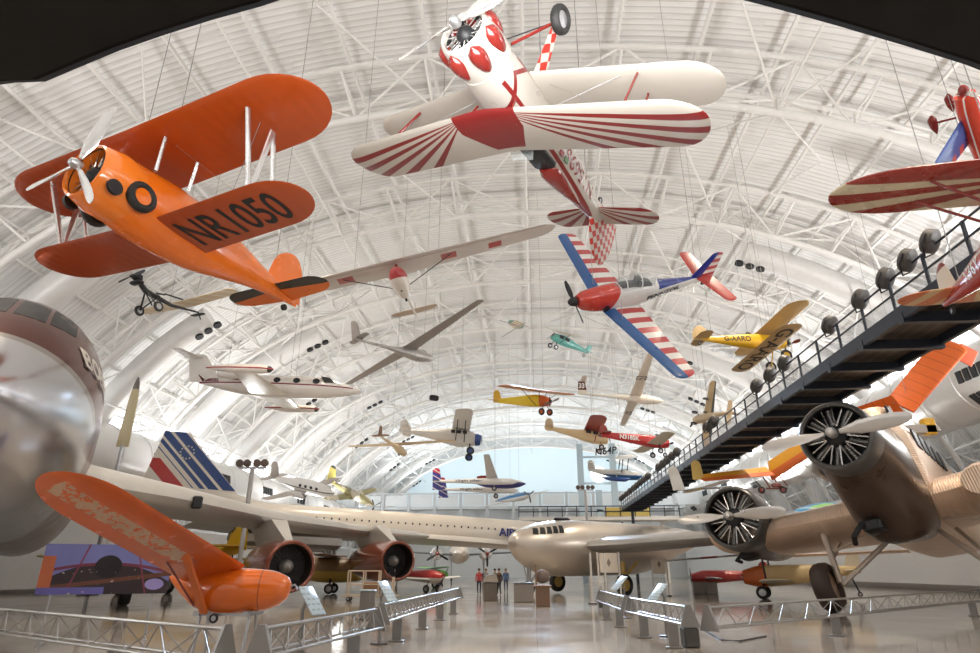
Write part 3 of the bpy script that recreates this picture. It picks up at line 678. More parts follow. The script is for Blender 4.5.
for sy in (-1, 1):
    MB().lathe([(1.9, .02), (1.7, .2), (1.1, .3), (-.9, .3), (-2.1, .16), (-2.6, .03)], (-.3, sy * 5.2, -.2), n=16).build('tip_tank', pm('white tank dark tip', (.72, .66, .6), .3, layers=[('gt(x,1.25)', (.03, .03, .03)), ('lt(abs(z+0.2),0.05)', (.3, .05, .05))]), p)
    e = MB().lathe([(-1.6, .36), (-1.5, .44), (-2.6, .44), (-4.0, .3)], (0, sy * 1.2, .65), n=18).build('engine_nacelle', M_jet, p)
    MB().lathe([(-1.58, .02), (-1.59, .35)], (0, sy * 1.2, .65), n=16).build('intake', M_black, e)
    for k in range(3): MB().lathe([(-.015, .02), (-.01, .19), (.04, .21)], (2.4 - 1.15 * k, sy * .775, .42), 'y', 16).build('cabin_window', M_dark, p).scale = (1.25, 1, 1)
MB().loft([[(4.3, -.5, .4), (4.3, .5, .4), (3.9, .56, .75), (3.9, -.56, .75)], [(3.6, -.68, .35), (3.6, .68, .35), (3.2, .5, .88), (3.2, -.5, .88)]]).build('windscreen', M_dark, p)
text(p, 'N802L', 1.35, .3, (-5.6, -1, .27), (1, 0, 0), (0, 0, 1), pm('dark red lettering', (.15, .01, .03)), f, 'registration', bold=.02, off=.06)
cables(p, [(1, .6, .7), (1, -.6, .7), (-4, 0, .8)])
p, F, W = ac('sailplane', 'white sailplane numbered 33 on its tail crossing above the red racer', (9.01, 52.69, 15.32), (-.156, .068, .016),
   [(2.35, .03, .04, -.05), (1.8, .26, .3, 0), (.6, .33, .42, .03), (-.8, .2, .24, .1), (-2, .1, .13, .16), (-4.7, .06, .08, .26)], M_pw,
   [('wing', wg(7.55, .5, 1.0, .2, .5, .32, .52), .13, M_pw)], (-4.2, .55, 1.2, 1.45), (-4.1, .85, 1.6, .2, pm('white fin maroon panel', (.72, .66, .57), .3, layers=[('gt(z,0.62)*lt(z,1.42)', (.12, .025, .02))])), M_pw, canopy=[(1.8, .1, .08, .22), (1.3, .24, .24, .26), (.5, .24, .22, .3), (.1, .06, .06, .34)], cab=[(.2, 1.5, .4), (.2, -1.5, .4)])
text(p, '33', .5, .5, (-4.88, -.05, .77), (1, 0, 0), (0, 0, 1), M_white, None, 'competition_number', bold=.04)
text(p, '33', .5, .5, (-4.38, .05, .77), (-1, 0, 0), (0, 0, 1), M_white, None, 'competition_number', bold=.04)
text(p, '53', .7, .9, (.35, -3.2, 1), (0, -1, 0), (-1, 0, 0), M_dark, None, 'wing_number').location = (0, 0, -.68)
text(p, 'S7', .9, .55, (-.25, 3.6, -.5), (0, 1, 0), (1, 0, 0), M_dark, W[0], 'wing_number', bold=.02)
# grey high-wing aircraft with blue nose
p, F, W = ac('cabin_monoplane', 'grey high wing airplane with blue nose left of the yellow one', (-8.11, 64.78, 14.58), (-.128, .076, .154),
   [(2.3, .55, .6, .05), (1.4, .62, .8, .1, 3), (-.3, .6, .85, .15, 3), (-2.4, .36, .5, .2), (-5.4, .06, .16, .3)], M_gr,
   [('wing', wg(6.1, 1.5, 1.9, 1.5, 1.75, .98, 1.05, .4), .12, M_gr)], (-4.6, 1.1, 1.9, .35), (-4.7, 1.2, 1.55, .2), M_gr, ((2.85, 0, .05), 1.35, 2, .7, M_prpb), [((1.7, 1.15, -1.55), .42), ((1.7, -1.15, -1.55), .42)],
   [((1.0, .6, -.5), (.9, 3.1, .95), .05), ((1.0, -.6, -.5), (.9, -3.1, .95), .05), ((.1, .6, -.5), (.1, 3.1, .95), .05), ((.1, -.6, -.5), (.1, -3.1, .95), .05), ((1.6, .5, -.6), (1.7, 1.1, -1.5), .07), ((1.6, -.5, -.6), (1.7, -1.1, -1.5), .07)], cab=[(.6, 1, 1.1), (.6, -1, 1.1)], hub=M_prpb)
cowl_ring(p, 2.75, 2.1, .55, .62, M_prpb, .05); radial(p, (2.65, 0, .05), .52, 9, M_prpb, M_dark, .25)
for k in range(3): MB().box((1.0 - .62 * k, -.61, .55), (.42, .04, .36), bev=.01).build('cabin_window', M_dark, p)
text(p, 'NC 265', 1.9, .3, (-2.9, -1, .1), (1, 0, 0), (0, 0, 1), M_dark, F, 'registration') if 0 else None
ac('sailplane', 'small brown sailplane with thin wing beside the grey airplane tail', (-14.03, 64.7, 13.46), (.02, .134, 1.267),
   [(1.8, .04, .05, 0), (1.3, .3, .36, 0), (.3, .36, .45, .02), (-1, .2, .26, .1), (-4.0, .05, .08, .16)], M_beige, [('wing', wg(6.5, .55, 1.0, .45, .6, .6, .7), .13, M_beige)], (-3.5, .7, 1., .25), (-3.5, .8, 1.25, .15), M_brn, None, [((.2, 0, -.45), .2)], canopy=[(1.0, .05, .05, .3), (.7, .22, .24, .36), (.2, .06, .05, .4)], cab=[(.2, 1, .7), (.2, -1, .7)])
# small yellow parasol
p, F, W = ac('light_monoplane', 'small yellow airplane with orange nose and brown wing', (.17, 44.78, 13.3), (.125, .133, -.639),
   [(1.5, .26, .28, -.12), (.8, .32, .42, -.05, 2.6), (0, .32, .46, 0, 2.6), (-1.4, .2, .34, .04), (-3.7, .03, .14, .12)], pm('yellow body orange nose', (.80, .56, .02), .35, layers=[('gt(x,0.75)', (.6, .12, .02))]),
   [('wing', wg(4.4, 1.05, 1.3, 1.05, 1.2, .66, .72), .13, pm('orange brown wing', (.50, .20, .05), .4))], (-3.1, .8, 1.15, .14), (-3.0, .9, .95, .0), M_yel, ((1.7, 0, -.12), .95, 2, .3, M_wood), [((1.15, .5, -.85), .26), ((1.15, -.5, -.85), .26)],
   [((.8, .3, .2), (.9, .5, .66), .03), ((.8, -.3, .2), (.9, -.5, .66), .03), ((.5, .3, -.4), (.6, 2.2, .68), .03), ((.5, -.3, -.4), (.6, -2.2, .68), .03), ((1.1, .2, -.3), (1.15, .45, -.8), .03), ((1.1, -.2, -.3), (1.15, -.45, -.8), .03)], cab=[(.5, .6, .75), (.5, -.6, .75)], hub=pm('orange hub', (.6, .12, .02)))
radial(p, (1.6, 0, -.12), .36, 2, M_dark, M_dark, .2)
# cream high wing with dark red wing
p, F, W = ac('cabin_monoplane', 'cream high wing airplane with dark red wing', (5.48, 62.1, 14.08), (-.052, .201, .031),
   [(2.1, .36, .38, 0), (1.4, .46, .56, 0, 2.6), (.3, .46, .62, .02, 2.6), (-1.4, .28, .4, .04), (-4.1, .05, .14, .1)], pm('cream fuselage', (.68, .50, .28), .4, coat=.3),
   [('wing', wg(5.2, 1.3, 1.65, 1.3, 1.6, .66, .78, .6), .12, pm('dark red wing', (.32, .03, .03), .35, coat=.3))], (-3.4, .9, 1.3, .15), (-3.3, 1.0, 1.1, .1), M_beige, ((2.3, 0, 0), .95, 2, .5, M_wood), [((1.5, .9, -1.05), .27), ((1.5, -.9, -1.05), .27)],
   [((.8, .45, -.5), (.8, 2.4, .68), .04), ((.8, -.45, -.5), (.8, -2.4, .68), .04), ((1.4, .4, -.4), (1.5, .85, -1.0), .04), ((1.4, -.4, -.4), (1.5, -.85, -1.0), .04)], cab=[(.6, .8, .8), (.6, -.8, .8)], gm=M_redp)
for k in range(2): MB().box((.8 - .7 * k, -.46, .36), (.5, .04, .3), bev=.01).build('cabin_window', M_dark, p)
p, F, W = ac('light_monoplane', 'red low wing airplane with cream wings and white lettering', (9.31, 50.7, 11.33), (-.024, .103, .174),
   [(1.9, .34, .36, -.02), (1.2, .42, .5, 0, 2.4), (.2, .42, .54, .02, 2.6), (-1.4, .28, .42, .05, 2.6), (-4.2, .05, .22, .1)], pm('red fuselage', (.50, .03, .03), .3, coat=.4),
   [('wing', wg(4.3, 1.2, 1.4, 1.0, 1.1, -.3, -.1, .5), .13, M_cream)], (-3.5, .9, 1.3, .16), (-3.5, .9, 1.0, .1), M_redp, ((2.05, 0, 0), .95, 2, .1, M_dark), [((.84, .98, -.97), .26), ((.84, -.98, -.97), .26), ((1.62, 0, -1.05), .22)],
   [((.8, .8, -.3), (.84, .95, -.9), .05), ((.8, -.8, -.3), (.84, -.95, -.9), .05), ((1.6, 0, -.3), (1.62, 0, -.95), .05)], s=.9, canopy=[(.8, .1, .05, .45), (.4, .36, .36, .5), (-.5, .34, .34, .5), (-1.1, .1, .08, .42)], cab=[(.6, .8, 0), (.6, -.8, 0)])
text(p, 'N318SK', 1.75, .42, (-2.6, -1, -.12), (1, 0, -.02), (0, 0, 1), M_white, F, 'registration', bold=.03, off=.05)
# twin boom record aircraft
p = thing('twin_boom_airplane', 'white twin boom jet with red and blue tail fins near end wall', 'airplane', (-4.91, 75.87, 11.28), (-.04, .011, .026))
M_gf = pm('white composite', (.75, .72, .70), .3, coat=.4); M_fin = pm('red fin blue base', (.50, .03, .06), .3, layers=[('lt(z+0.35*x,-1.55)', (.05, .05, .25)), ('gt(sin(z*9+x*5),0.86)', (.7, .6, .6))])
f = MB().fus([(4.05, .06, .06, 0), (3.2, .5, .42, 0), (1.5, .62, .6, .02), (-.6, .5, .55, .1), (-2.2, .2, .2, .25)], 20).build('fuselage', pm('white pod blue belly', (.75, .72, .7), .3, layers=[('lt(z,0.12)', (.04, .04, .18))]), p)
MB().wing(wg(12, .9, 1.5, .2, .6, .2, .95, .3), .12).build('wing', pm('pale grey wing', (.66, .64, .62), .4), p)
MB().lathe([(-.3, .2), (-.4, .28), (-1.3, .26), (-1.8, .16)], (0, 0, .7), n=16).build('engine_nacelle', M_redp, p)
for sy in (-1, 1):
    b = MB().fus([(3.2, .04, .05, 0), (2.4, .3, .32, 0), (0, .34, .38, 0), (-3, .22, .26, 0), (-6.6, .1, .12, 0)], 16).build('boom', M_gf, p); b.location = (0, sy * 3.0, -.25)
    MB().wing(wst(-1.0, 1.5, -5.5, 1.2, -6.0, .8, 0, 0, .3), .1, vert=True, flat=1, off=(0, sy * 3.0, -.25)).build('fin', M_fin, p)
    MB().wing([(sy * 2.2, -5.9, .7, -.2), (sy * 3.8, -5.9, .7, -.2)], .1).build('tailplane', M_fin, p)
    wheel(p, (.4, sy * 2.9, -1.0), .3, .16, M_tyre, M_steel); strut(p, (.4, sy * 2.95, -.5), (.4, sy * 2.9, -.9), .06, M_steel, name='gear_leg')
    text(p, 'virgin atlantic', 3.6, .36, (-4.1, sy * 3.0 - .6 + (0 if sy < 0 else 0), -.42), (1, 0, 0), (0, 0, 1), M_dark, None, bold=.01).location = (0, .3, 0)
MB().box((1.2, 0, .05), (2.6, 1.32, .34), bev=.12).build('blue_band', M_prpb, p)
cables(p, [(.4, 2, .4), (.4, -2, .4)])
# small craft beneath the twin boom
p, F, W = ac('light_monoplane', 'blue and grey small airplane just below the white twin boom jet', tuple(aty(516, 498, 84)), (.25, -.05, -.85),
   [(2.6, .3, .3, 0), (1.2, .5, .5, .02), (-.6, .44, .46, .05), (-4.2, .08, .12, .2)], pm('blue and white body', (.6, .62, .63), .3, layers=[('gt(z,0.1)', (.03, .15, .35))]), [('wing', wg(5.6, .9, 1.3, .7, .8, -.25, -.05, .4), .12, M_gr)], (-3.5, .8, 1.4, .2), (-3.5, .9, 1.2, .1), M_gr, ((2.7, 0, 0), 1., 3, .4, M_dark),
   canopy=[(.9, .1, .05, .45), (.5, .38, .36, .5), (-.6, .36, .34, .5), (-1.3, .1, .08, .42)])
# teal cabin aircraft and pale ultralight
p, F, W = ac('cabin_monoplane', 'teal high wing airplane with cream wing near the vault crown', (3.87, 67.07, 26.01), (-.456, -.243, -2.61),
   [(1.5, .36, .36, 0), (.9, .46, .52, .02, 2.6), (0, .48, .6, .05, 2.6), (-1.4, .3, .42, .04), (-3.5, .06, .14, 0)], pm('teal paint', (.13, .42, .37), .3, coat=.4),
   [('wing', wg(4.6, 1.1, 1.4, 1.1, 1.3, .78, .95), .12, pm('translucent cream wing', (.70, .66, .56), .5))], (-3.0, .8, 1.2, .1), (-2.9, .8, .9, .1), pm('teal paint'  , (.13, .42, .37)), ((1.65, 0, 0), .9, 2, .5, M_wood), [((.94, .85, -1.0), .3), ((.94, -.85, -1.0), .3), ((-3.1, 0, -.5), .2)],
   [((.9, .4, -.4), (.94, .8, -.95), .05), ((.9, -.4, -.4), (.94, -.8, -.95), .05), ((.5, .45, -.4), (.6, 2.3, .8), .035), ((.5, -.45, -.4), (.6, -2.3, .8), .035)], cab=[(.4, .7, .9), (.4, -.7, .9)])
for sy in (-1, 1):
    for k in range(2): MB().box((.55 - .75 * k, sy * .47, .32), (.55, .06, .36), bev=.02).build('cabin_window', M_dark, p)
p = thing('hang_glider', 'pale green striped tail of an ultralight left of the teal airplane', 'ultralight', tuple(aty(519, 326, 66)), (0, .3, .5))
MB().wing(both(wst(0, 1.0, .5, 1.9, .4, 1.6, 0, 0, .8)), .08).build('wing', pm('pale green striped fabric', (.70, .64, .50), .5, layers=[('gt(abs(x+0.35),0.62)', (.18, .42, .36)), ('gt(sin(y*14),0.8)', (.35, .2, .1))]), p)
MB().tube([(0, 0, -.1), (-1.6, 0, -.3), (-2.2, .6, -.1)], .05, 6).build('tail_boom', M_steel, p)
MB().tube([(0, -1.6, -.2), (0, 4.6, .25)], .05, 6).build('spar_tube', M_steel, p); cables(p, [(0, .3, .1)])
# tan aircraft seen from directly below
p, F, W = ac('light_monoplane', 'tan airplane banked on its side left of the walkway', (16.53, 59.23, 15.11), (1.772, -.064, 1.95),
   [(1.65, .3, .3, 0), (1.1, .42, .46, .02), (0, .42, .5, .04), (-1.5, .26, .34, .02), (-3.5, .05, .1, 0)], M_beige, [('wing', wg(3.9, .95, 1.7, .55, 1.0, .3, .5, .25), .12, pm('tan wing dark flap', (.52, .36, .18), .4, layers=[('lt(x,-0.32)*gt(abs(y),0.5)', (.07, .065, .06))]))], (-2.9, .8, 1.2, .1), (-2.8, .9, 1.1, .1), M_beige, ((1.75, 0, 0), .9, 2, .5, M_dark),
   [((1., .55, -.55), .3), ((1., -.55, -.55), .3), ((-.6, .3, -.5), .2), ((.4, 2.0, .1), .28)], canopy=[(.8, .1, .05, .4), (.4, .32, .32, .45), (-.5, .3, .3, .45), (-1.1, .1, .08, .36)], cab=[(.4, .7, .6), (.4, -.7, .4)])
# grey amphibian with blue hull under N64P wing
p, F, W = ac('amphibious_biplane', 'grey winged airplane with blue hull marked N64P above the light tower', tuple(aty(622, 471, 78)), (.2, .1, -.35),
   [(2.4, .1, .12, -.5), (1.8, .5, .5, -.5), (0, .6, .6, -.45), (-2, .35, .4, -.25), (-4.2, .08, .14, 0)], pm('blue hull white top', (.62, .62, .6), .3, layers=[('lt(z,-0.42)', (.02, .1, .26))]),
   [('upper_wing', wg(4.6, 1.1, 2.0, .8, 1.6, 1.55, 1.7, .4), .1, pm('grey wing', (.42, .41, .40), .45)), ('lower_wing', wg(3.6, .4, 1.2, .2, 1.0, -.2, 0, .3), .1, M_gr)], (-3.4, .9, 1.4, .9), (-3.3, 1.0, 1.2, .1), M_gr, None, (), [((.3, 1.5, -.1), (.5, 1.6, 1.5), .06), ((.3, -1.5, -.1), (.5, -1.6, 1.5), .06), ((-.4, 0, .2), (-.2, 0, 1.5), .06)])
for sy in (-1, 1):
    fl = MB().fus([(1.6, .04, .08, .1), (.9, .26, .26, 0), (-.6, .24, .24, 0), (-1.8, .05, .06, .12)], 12).build('float', M_prpb, p); fl.location = (0, sy * 2.9, -.75); strut(p, (0, sy * 2.9, -.55), (0, sy * 2.9, 0), .06, M_steel)
text(p, 'N64P', 2.6, .9, (-2.6, -2.6, 1.9), (1, .0, .12), (0, .25, 1), M_black, None, 'registration', bold=.02)
# pair at upper left of the Concorde: white twin and olive warbird
p, F, W = ac('business_airplane', 'white cabin airplane with brown wing above the long white airliner fuselage', tuple(aty(305, 487, 76)), (.3, .22, -.25),
   [(4.2, .2, .2, -.1), (3.2, .6, .62, 0), (1.5, .75, .85, .1), (-1, .72, .8, .12), (-3, .4, .46, .2), (-5.0, .1, .16, .3)], pm('white cabin paint', (.7, .67, .63), .3, layers=[('lt(abs(z-0.0),0.06)', (.1, .08, .07))]), [('wing', wg(7., .8, 2.0, .4, 1.1, -.5, -.1, .3), .12, pm('taupe wing', (.40, .34, .29), .4))], (-4.2, 1.3, 2.3, .4), (-3.9, 1.5, 2.3, .2), pm('taupe tail', (.36, .31, .27), .4), None, (), cab=[(0, 1, .8), (0, -1, .8)])
for k in range(4): MB().lathe([(-.01, .02), (.02, .2)], (2.2 - .8 * k, -.76, .3), 'y', 12).build('cabin_window', M_dark, p)
for sy in (-1, 1): MB().lathe([(1.9, .3), (1.8, .38), (.4, .36), (-.9, .1)], (0, sy * 2.4, -.35), n=14).build('engine_nacelle', M_gr, p); propeller(p, (1.95, sy * 2.4, -.35), .9, 3, .4, M_dark, M_dark)
p, F, W = ac('warbird', 'olive and yellow fighter with pointed yellow tail by the end wall', tuple(aty(352, 494, 84)), (.25, .42, -.35),
   [(4., .1, .1, 0), (2.6, .5, .5, 0), (.6, .6, .62, .05), (-1.5, .4, .44, .1), (-4.4, .08, .12, .1)], pm('olive camouflage', (.30, .27, .13), .5, layers=[('gt(sin(x*2.3+y*2)+sin(z*3+x),0.35)', (.55, .50, .40))]), [('wing', wg(5., .9, 2.1, .4, 1.0, -.35, 0, .4), .12, pm('olive camouflage wing', (.26, .24, .12), .5, layers=[('gt(sin(y*1.3+x),0.2)', (.5, .45, .35))]))], (-3.6, 1., 1.8, .1), (-3.2, 1.7, 2.4, .1, pm('yellow fin dark tip', (.48, .40, .10), .4, layers=[('gt(z,2.05)', (.03, .03, .03))])), M_gr, ((4.05, 0, 0), 1.3, 3, .2, M_dark), canopy=[(1.5, .1, .06, .5), (.9, .36, .4, .55), (-.3, .34, .36, .55), (-1.2, .08, .06, .5)])
# open frame ultralight at left behind the orange biplane
p = thing('ultralight', 'skeletal black ultralight with cream wing behind the orange biplane', 'ultralight', tuple(aty(152, 290, 30)), (.05, .1, -1.85))
MB().wing(both(wst(.0, 3.6, .1, 1.05, .1, .95, .0, .1, .3)), .1).build('wing', pm('cream ribbed wing', (.66, .52, .33), .5, bump='wrap(y,0.22)', bstr=.4, layers=[('gt(sin(y*7+x*5),0.9)', (.8, .75, .65))]), p).location = (-2.1, 0, -.05)
MB().tube([(1.0, 0, .3), (.4, 0, -.2), (-1.4, 0, -.5), (-3.4, 0, -.35)], [.13, .16, .1, .04], 8).build('frame', M_black, p)
for a, b in (((.6, 0, 0), (-.1, 0, -.9)), ((-.3, 0, -.1), (-.9, 0, .0)), ((-.6, .3, -.1), (-2., .2, 0))): strut(p, a, b, .05, M_black, name='frame_tube')
for sy in (-1, 1):
    strut(p, (.4, 0, -.1), (.1, sy * .62, -1.1), .06, M_dark, name='gear_leg'); strut(p, (-.4, 0, -.3), (.1, sy * .62, -1.1), .05, M_dark, name='gear_leg'); wheel(p, (.1, sy * .68, -1.12), .3, .14, M_tyre, M_steel)
MB().box((1.0, 0, .42), (.5, .42, .36), bev=.08).build('engine', M_dark, p); MB().box((1.0, 0, .1), (.4, .7, .2), bev=.06).build('engine_block', M_dark, p)
propeller(p, (1.35, 0, .35), .95, 2, .15, M_dark, M_dark, .1)
MB().box((-.2, 0, -.3), (.5, .4, .14), bev=.04).build('seat', M_black, p)
strut(p, (-3.4, 0, -.35), (-3.6, 0, -.75), .05, M_black, name='tail_skid'); MB().wing(both(wst(0, .5, -3.2, .4, -3.2, .35, -.5, -.5)), .1).build('tailplane', M_black, p)
cables(p, [(-2.2, 1., .1), (-2.2, -1., .1)])
# loudspeaker hanging in mid hall
p = thing('loudspeaker', 'small black loudspeaker hanging in mid-air above the grey airplane', 'loudspeaker', tuple(aty(434, 398, 60)), (0, .1, .3), .62)
MB().box((0, 0, 0), (1.5, .9, .8), bev=.15).build('cabinet', M_black, p); MB().lathe([(-.03, .3), (0, .3)], (0, -.46, 0), 'y', 16).build('grille', M_dark, p); cables(p, [(.5, 0, .4), (-.5, 0, .4)])
# ================================================================== aircraft standing on the floor
# ---- corrugated three engined transport, right foreground
M_cor = pm('corrugated bare metal', (.76, .58, .44), .34, .6, bump='sin(z*120)', bstr=.55, noise=.12)
M_corw = pm('corrugated wing skin', (.80, .60, .45), .34, .6, bump='sin(y*120)', bstr=.55, noise=.12)
M_nac = pm('dark bronze nacelle paint', (.085, .052, .036), .3, .25, coat=.4, noise=.12); M_gry = pm('grey cowl ring', (.12, .115, .11), .35, .3)
M_prop = pm('silver propeller', (.66, .63, .60), .3, .6)
q = thing('trimotor_airplane', 'corrugated metal airplane with brown nacelles and silver propellers at right', 'airplane', (11.49, 24.23, 6.40), (.191, -.10, -2.272), 1.777)
def jengine(x, y, z, r, pa):
    cowl_ring(q, x + .08, x - .62, r * .985, r, M_gry, z, lip=.085, yc=y)
    MB().lathe([(x - .5, .02), (x - .49, r * .88)], (0, y, z), n=28, caps=(0, 0)).build('firewall', M_black, q)
    radial(q, (x - .05, y, z), r * .86, 9, M_cyl, M_dark, .35)
    return propeller(q, (x + .22, y, z), 1.5, 2, pa, M_prop, M_prop, .1)
jengine(0, 0, 0, .76, -.1)
MB().fus([(-.5, .74, .74, 0), (-1.1, .78, .86, -.1, 2.2), (-1.8, .82, 1.12, -.34, 2.6), (-2.6, .86, 1.35, -.5, 3), (-3.4, .84, 1.2, -.55, 3), (-5.5, .5, .5, -.95, 2.4)], 32).build('nose_nacelle', M_nac, q)
f = MB().fus([(-2.35, .82, .98, -.12, 2.4), (-2.6, .95, 1.25, -.2, 3), (-4, .98, 1.35, -.22, 4), (-9, .92, 1.25, -.15, 4), (-12, .5, .7, .1, 4), (-13.5, .12, .3, .25)], 36).build('fuselage', M_cor, q)
MB().fus([(-2.7, .5, .06, 1.0), (-3.1, .74, .42, 1.05, 3), (-4.2, .76, .5, 1.05, 3), (-5.4, .6, .1, 1.0)], 20).build('cockpit', M_cor, f)
for sy in (-1, 1):
    for k in range(5): MB().box((-3.3 - .62 * k, sy * (.965 + .008 * k), .42), (.44, .05, .46), bev=.04).build('cabin_window', M_dark, f)
    MB().box((-3.05, sy * .72, 1.12), (.5, .06, .34), bev=.03).build('cockpit_window', M_dark, f)
for sy, L in ((-1, 4.75), (1, 6.5)):
    MB().wing([(sy * .7, -2.55, 4.6, -1.05), (sy * 2.2, -2.75, 4.2, -.95), (sy * 4.0, -2.95, 3.7, -.8), (sy * L, -3.2, 3.1, -.62)], .2, flat=.8).build('wing', M_corw, q)
    MB().wing([(sy * .9, -7.2, .5, -1.3), (sy * L, -6.5, .5, -.75)], .16).build('flap', M_corw, q)
jengine(-2.61, -3.7, -.40, .84, -.16)
n = MB().fus([(-3.1, .82, .82, -.40), (-3.6, .8, .82, -.44), (-4.4, .62, .7, -.6), (-5.4, .4, .46, -.75), (-6.3, .12, .14, -.85)], 28).build('wing_nacelle', M_nac, q); n.location = (0, -3.7, 0)
MB().fus([(-2.2, .4, .3, -1.05), (-2.9, .5, .5, -1.05), (-4.3, .3, .3, -1.05)], 18).build('wing_fairing', M_corw, q).location = (0, 1.9, 0)
MB().tube([(-1.15, -.8, .02), (-1.5, -1.0, -.12), (-2.1, -1.02, -.14), (-2.4, -1.0, -.14)], [.09, .1, .1, .1], 12).build('exhaust_pipe', M_prop, q)
ol = MB(); ol.box((-1.9, -.35, -1.55), (.5, .4, .3), bev=.06); ol.tube([(-1.6, -.5, -1.5), (-1.4, -.7, -1.75), (-1.7, -.8, -1.85)], .06, 8); ol.build('oil_cooler', M_black, q)
ol = MB(); ol.box((-3.6, -3.9, -1.22), (.5, .45, .25), bev=.06); ol.tube([(-3.4, -4.0, -1.15), (-3.3, -4.2, -1.35), (-3.6, -4.2, -1.35)], .05, 8); ol.build('oil_cooler', M_black, q)
for sy, zz in ((-1, -2.44), (1, -3.2)):
    wh = wheel(q, (-2.9, sy * 2.02, zz), .56, .42, pm('brown rubber', (.05, .03, .022), .6), pm('wheel disc copper', (.5, .34, .22), .35, .7))
    for a, b, r in (((-2.95, sy * 1.72, zz + .05), (-3.05, sy * 1.75, -1.2), .075), ((-2.95, sy * 1.7, zz), (-3.6, sy * .55, -1.6), .06), ((-2.95, sy * 1.7, zz), (-4.4, sy * .8, -1.5), .045), ((-3.05, sy * 1.75, -1.7), (-3.3, sy * .7, -1.4), .03), ((-3.0, sy * 1.75, -1.9), (-3.9, sy * 1.6, -1.3), .03)):
        strut(q, a, b, r, pm('pale gear tube', (.55, .46, .38), .35, .5), 1, 'gear_leg')
# ---- silver jet airliner, left: nose, left wing, two copper engine pods
lx, ly, lz = -8.49, 9.94, 3.78
SD = 1.3
d = thing('jet_airliner', 'large silver jet with brown top and copper engine pods at left', 'airplane', (lx * SD, ly * SD, 1.65 + (lz - 1.65) * SD), (-.012, -.005, -.93), SD)
M_silv = pm('polished airliner skin', (.60, .60, .62), .22, .9, noise=.06, nscale=1.2, layers=[('gt(z,1.95+0.26*x)', (.42, .39, .36)), ('gt(z,2.1+0.26*x)', (.15, .055, .042))], bump='gt(frac(x*0.5),0.97)', bstr=.3)
M_silw = pm('grey airliner wing', (.58, .56, .53), .35, .5, noise=.08)
M_cop = pm('copper brown engine pod', (.22, .06, .035), .2, .4, coat=.6, noise=.12)
f = MB().fus([(.2, .12, .14, .7), (-.05, .46, .52, .71), (-.7, .95, 1.12, .8), (-1.8, 1.45, 1.72, 1.02), (-3.2, 1.8, 2.2, 1.3), (-4.8, 1.98, 2.48, 1.42), (-8, 2.05, 2.6, 1.45), (-22, 2.05, 2.8, 1.3), (-30, 1.2, 1.8, 1.6), (-36, .3, .5, 2.2)], 40).build('fuselage', M_silv, d); f.location = (0, -1.02, 0)
patch(f, f, [((x0, y0, 2.62), (x0 - .5 * w_, y1, 2.6), (x0 - .95 - .3 * w_, y1 * .92, 3.3), (x0 - .95, y0 * .9, 3.32)) for w_, x0, y0, y1 in ((.3, -1, .06, .6), (.6, -1.1, .68, 1.15))] + [((x0, -y0, 2.62), (x0 - .5 * w_, -y1, 2.6), (x0 - .95 - .3 * w_, -y1 * .92, 3.3), (x0 - .95, -y0 * .9, 3.32)) for w_, x0, y0, y1 in ((.3, -1, .06, .6), (.6, -1.1, .68, 1.15))], (-1, 0, 0), M_dark, 'cockpit_window')
text(f, 'BOEING', 2.6, .42, (-2.3, 3, 1.95), (-1, 0, -.1), (0, 0, 1), pm('pale lettering', (.62, .58, .52), .4), f, bold=.03, off=.04)
w = MB().wing([(.4, -9.6, 9.6, .45), (4, -12.2, 7.0, .35), (8, -15.1, 5.2, .1), (14, -19.4, 3.8, .05), (19, -23.0, 2.5, .2), (20.3, -24.2, 1.4, .25)], .15, flat=.8).build('wing', M_silw, d)
MB().wing([(-2.4, -9.6, 9.6, .45), (-6, -12.2, 7.0, .35), (-10, -15.1, 5.2, .1)], .15, flat=.8).build('wing', M_silw, d)
MB().box((-12.6, 4.6, .3), (.3, .35, .45), bev=.05).build('landing_light', M_dark, d)
for x, y, z in ((-11.5, 8.0, -1.85), (-16.45, 14.6, -1.45)):
    e = MB().lathe([(.02, .78), (.06, .84), (0, .91), (-.4, .95), (-1.8, .98), (-3.6, .9), (-4.9, .66), (-4.92, .56), (-4.6, .5)], (x, y, z), n=36, caps=(0, 0)).build('engine_pod', M_cop, d)
    MB().lathe([(.04, .81), (-.3, .78), (-.75, .75), (-.78, .02)], (x, y, z), n=32, caps=(0, 0)).build('intake', pm('dark intake', (.03, .022, .02), .5, .3), e)
    fan = MB()
    for k in range(24):
        a = 2 * PI * k / 24; fan.bar((x - .62, y + .2 * cos(a), z + .2 * sin(a)), (x - .62, y + .74 * cos(a), z + .74 * sin(a)), .05, .02)
    fan.build('fan_blades', M_dark, e)
    MB().lathe([(-.7, .26), (-.5, .25), (-.25, .16), (-.12, .02)], (x, y, z), n=20).build('intake_cone', M_prop, e)
    MB().lathe([(-4.8, .55), (-4.95, .46), (-5.7, .2)], (x, y, z), n=20).build('exhaust_cone', M_dark, e)
    MB().loft([[(x - .5, y - .14, z + .88), (x - .5, y + .14, z + .88), (x - 4.6, y + .14, z + .6), (x - 4.6, y - .14, z + .6)], [(x - 2.4, y - .32, z + 1.8), (x - 2.4, y + .32, z + 1.8), (x - 6., y + .3, z + 1.75), (x - 6., y - .3, z + 1.75)]]).build('pylon', M_silw, d)
fl = -d.location.z / SD + .1
def gear(p, x, ys, zt, r, w_, leg, mat=M_steel):
    ym = sum(ys) / len(ys)
    strut(p, (x, ym, zt), (x, ym, fl_ + r), leg, mat, 1, 'gear_leg')
    strut(p, (x - 1.2, sum(ys) / len(ys), zt), (x, sum(ys) / len(ys), fl_ + r * 1.6), leg * .6, mat, 1, 'gear_brace')
    for y in ys: wheel(p, (x, y, fl_ + r), r, w_, M_tyre, mat)
fl_ = fl
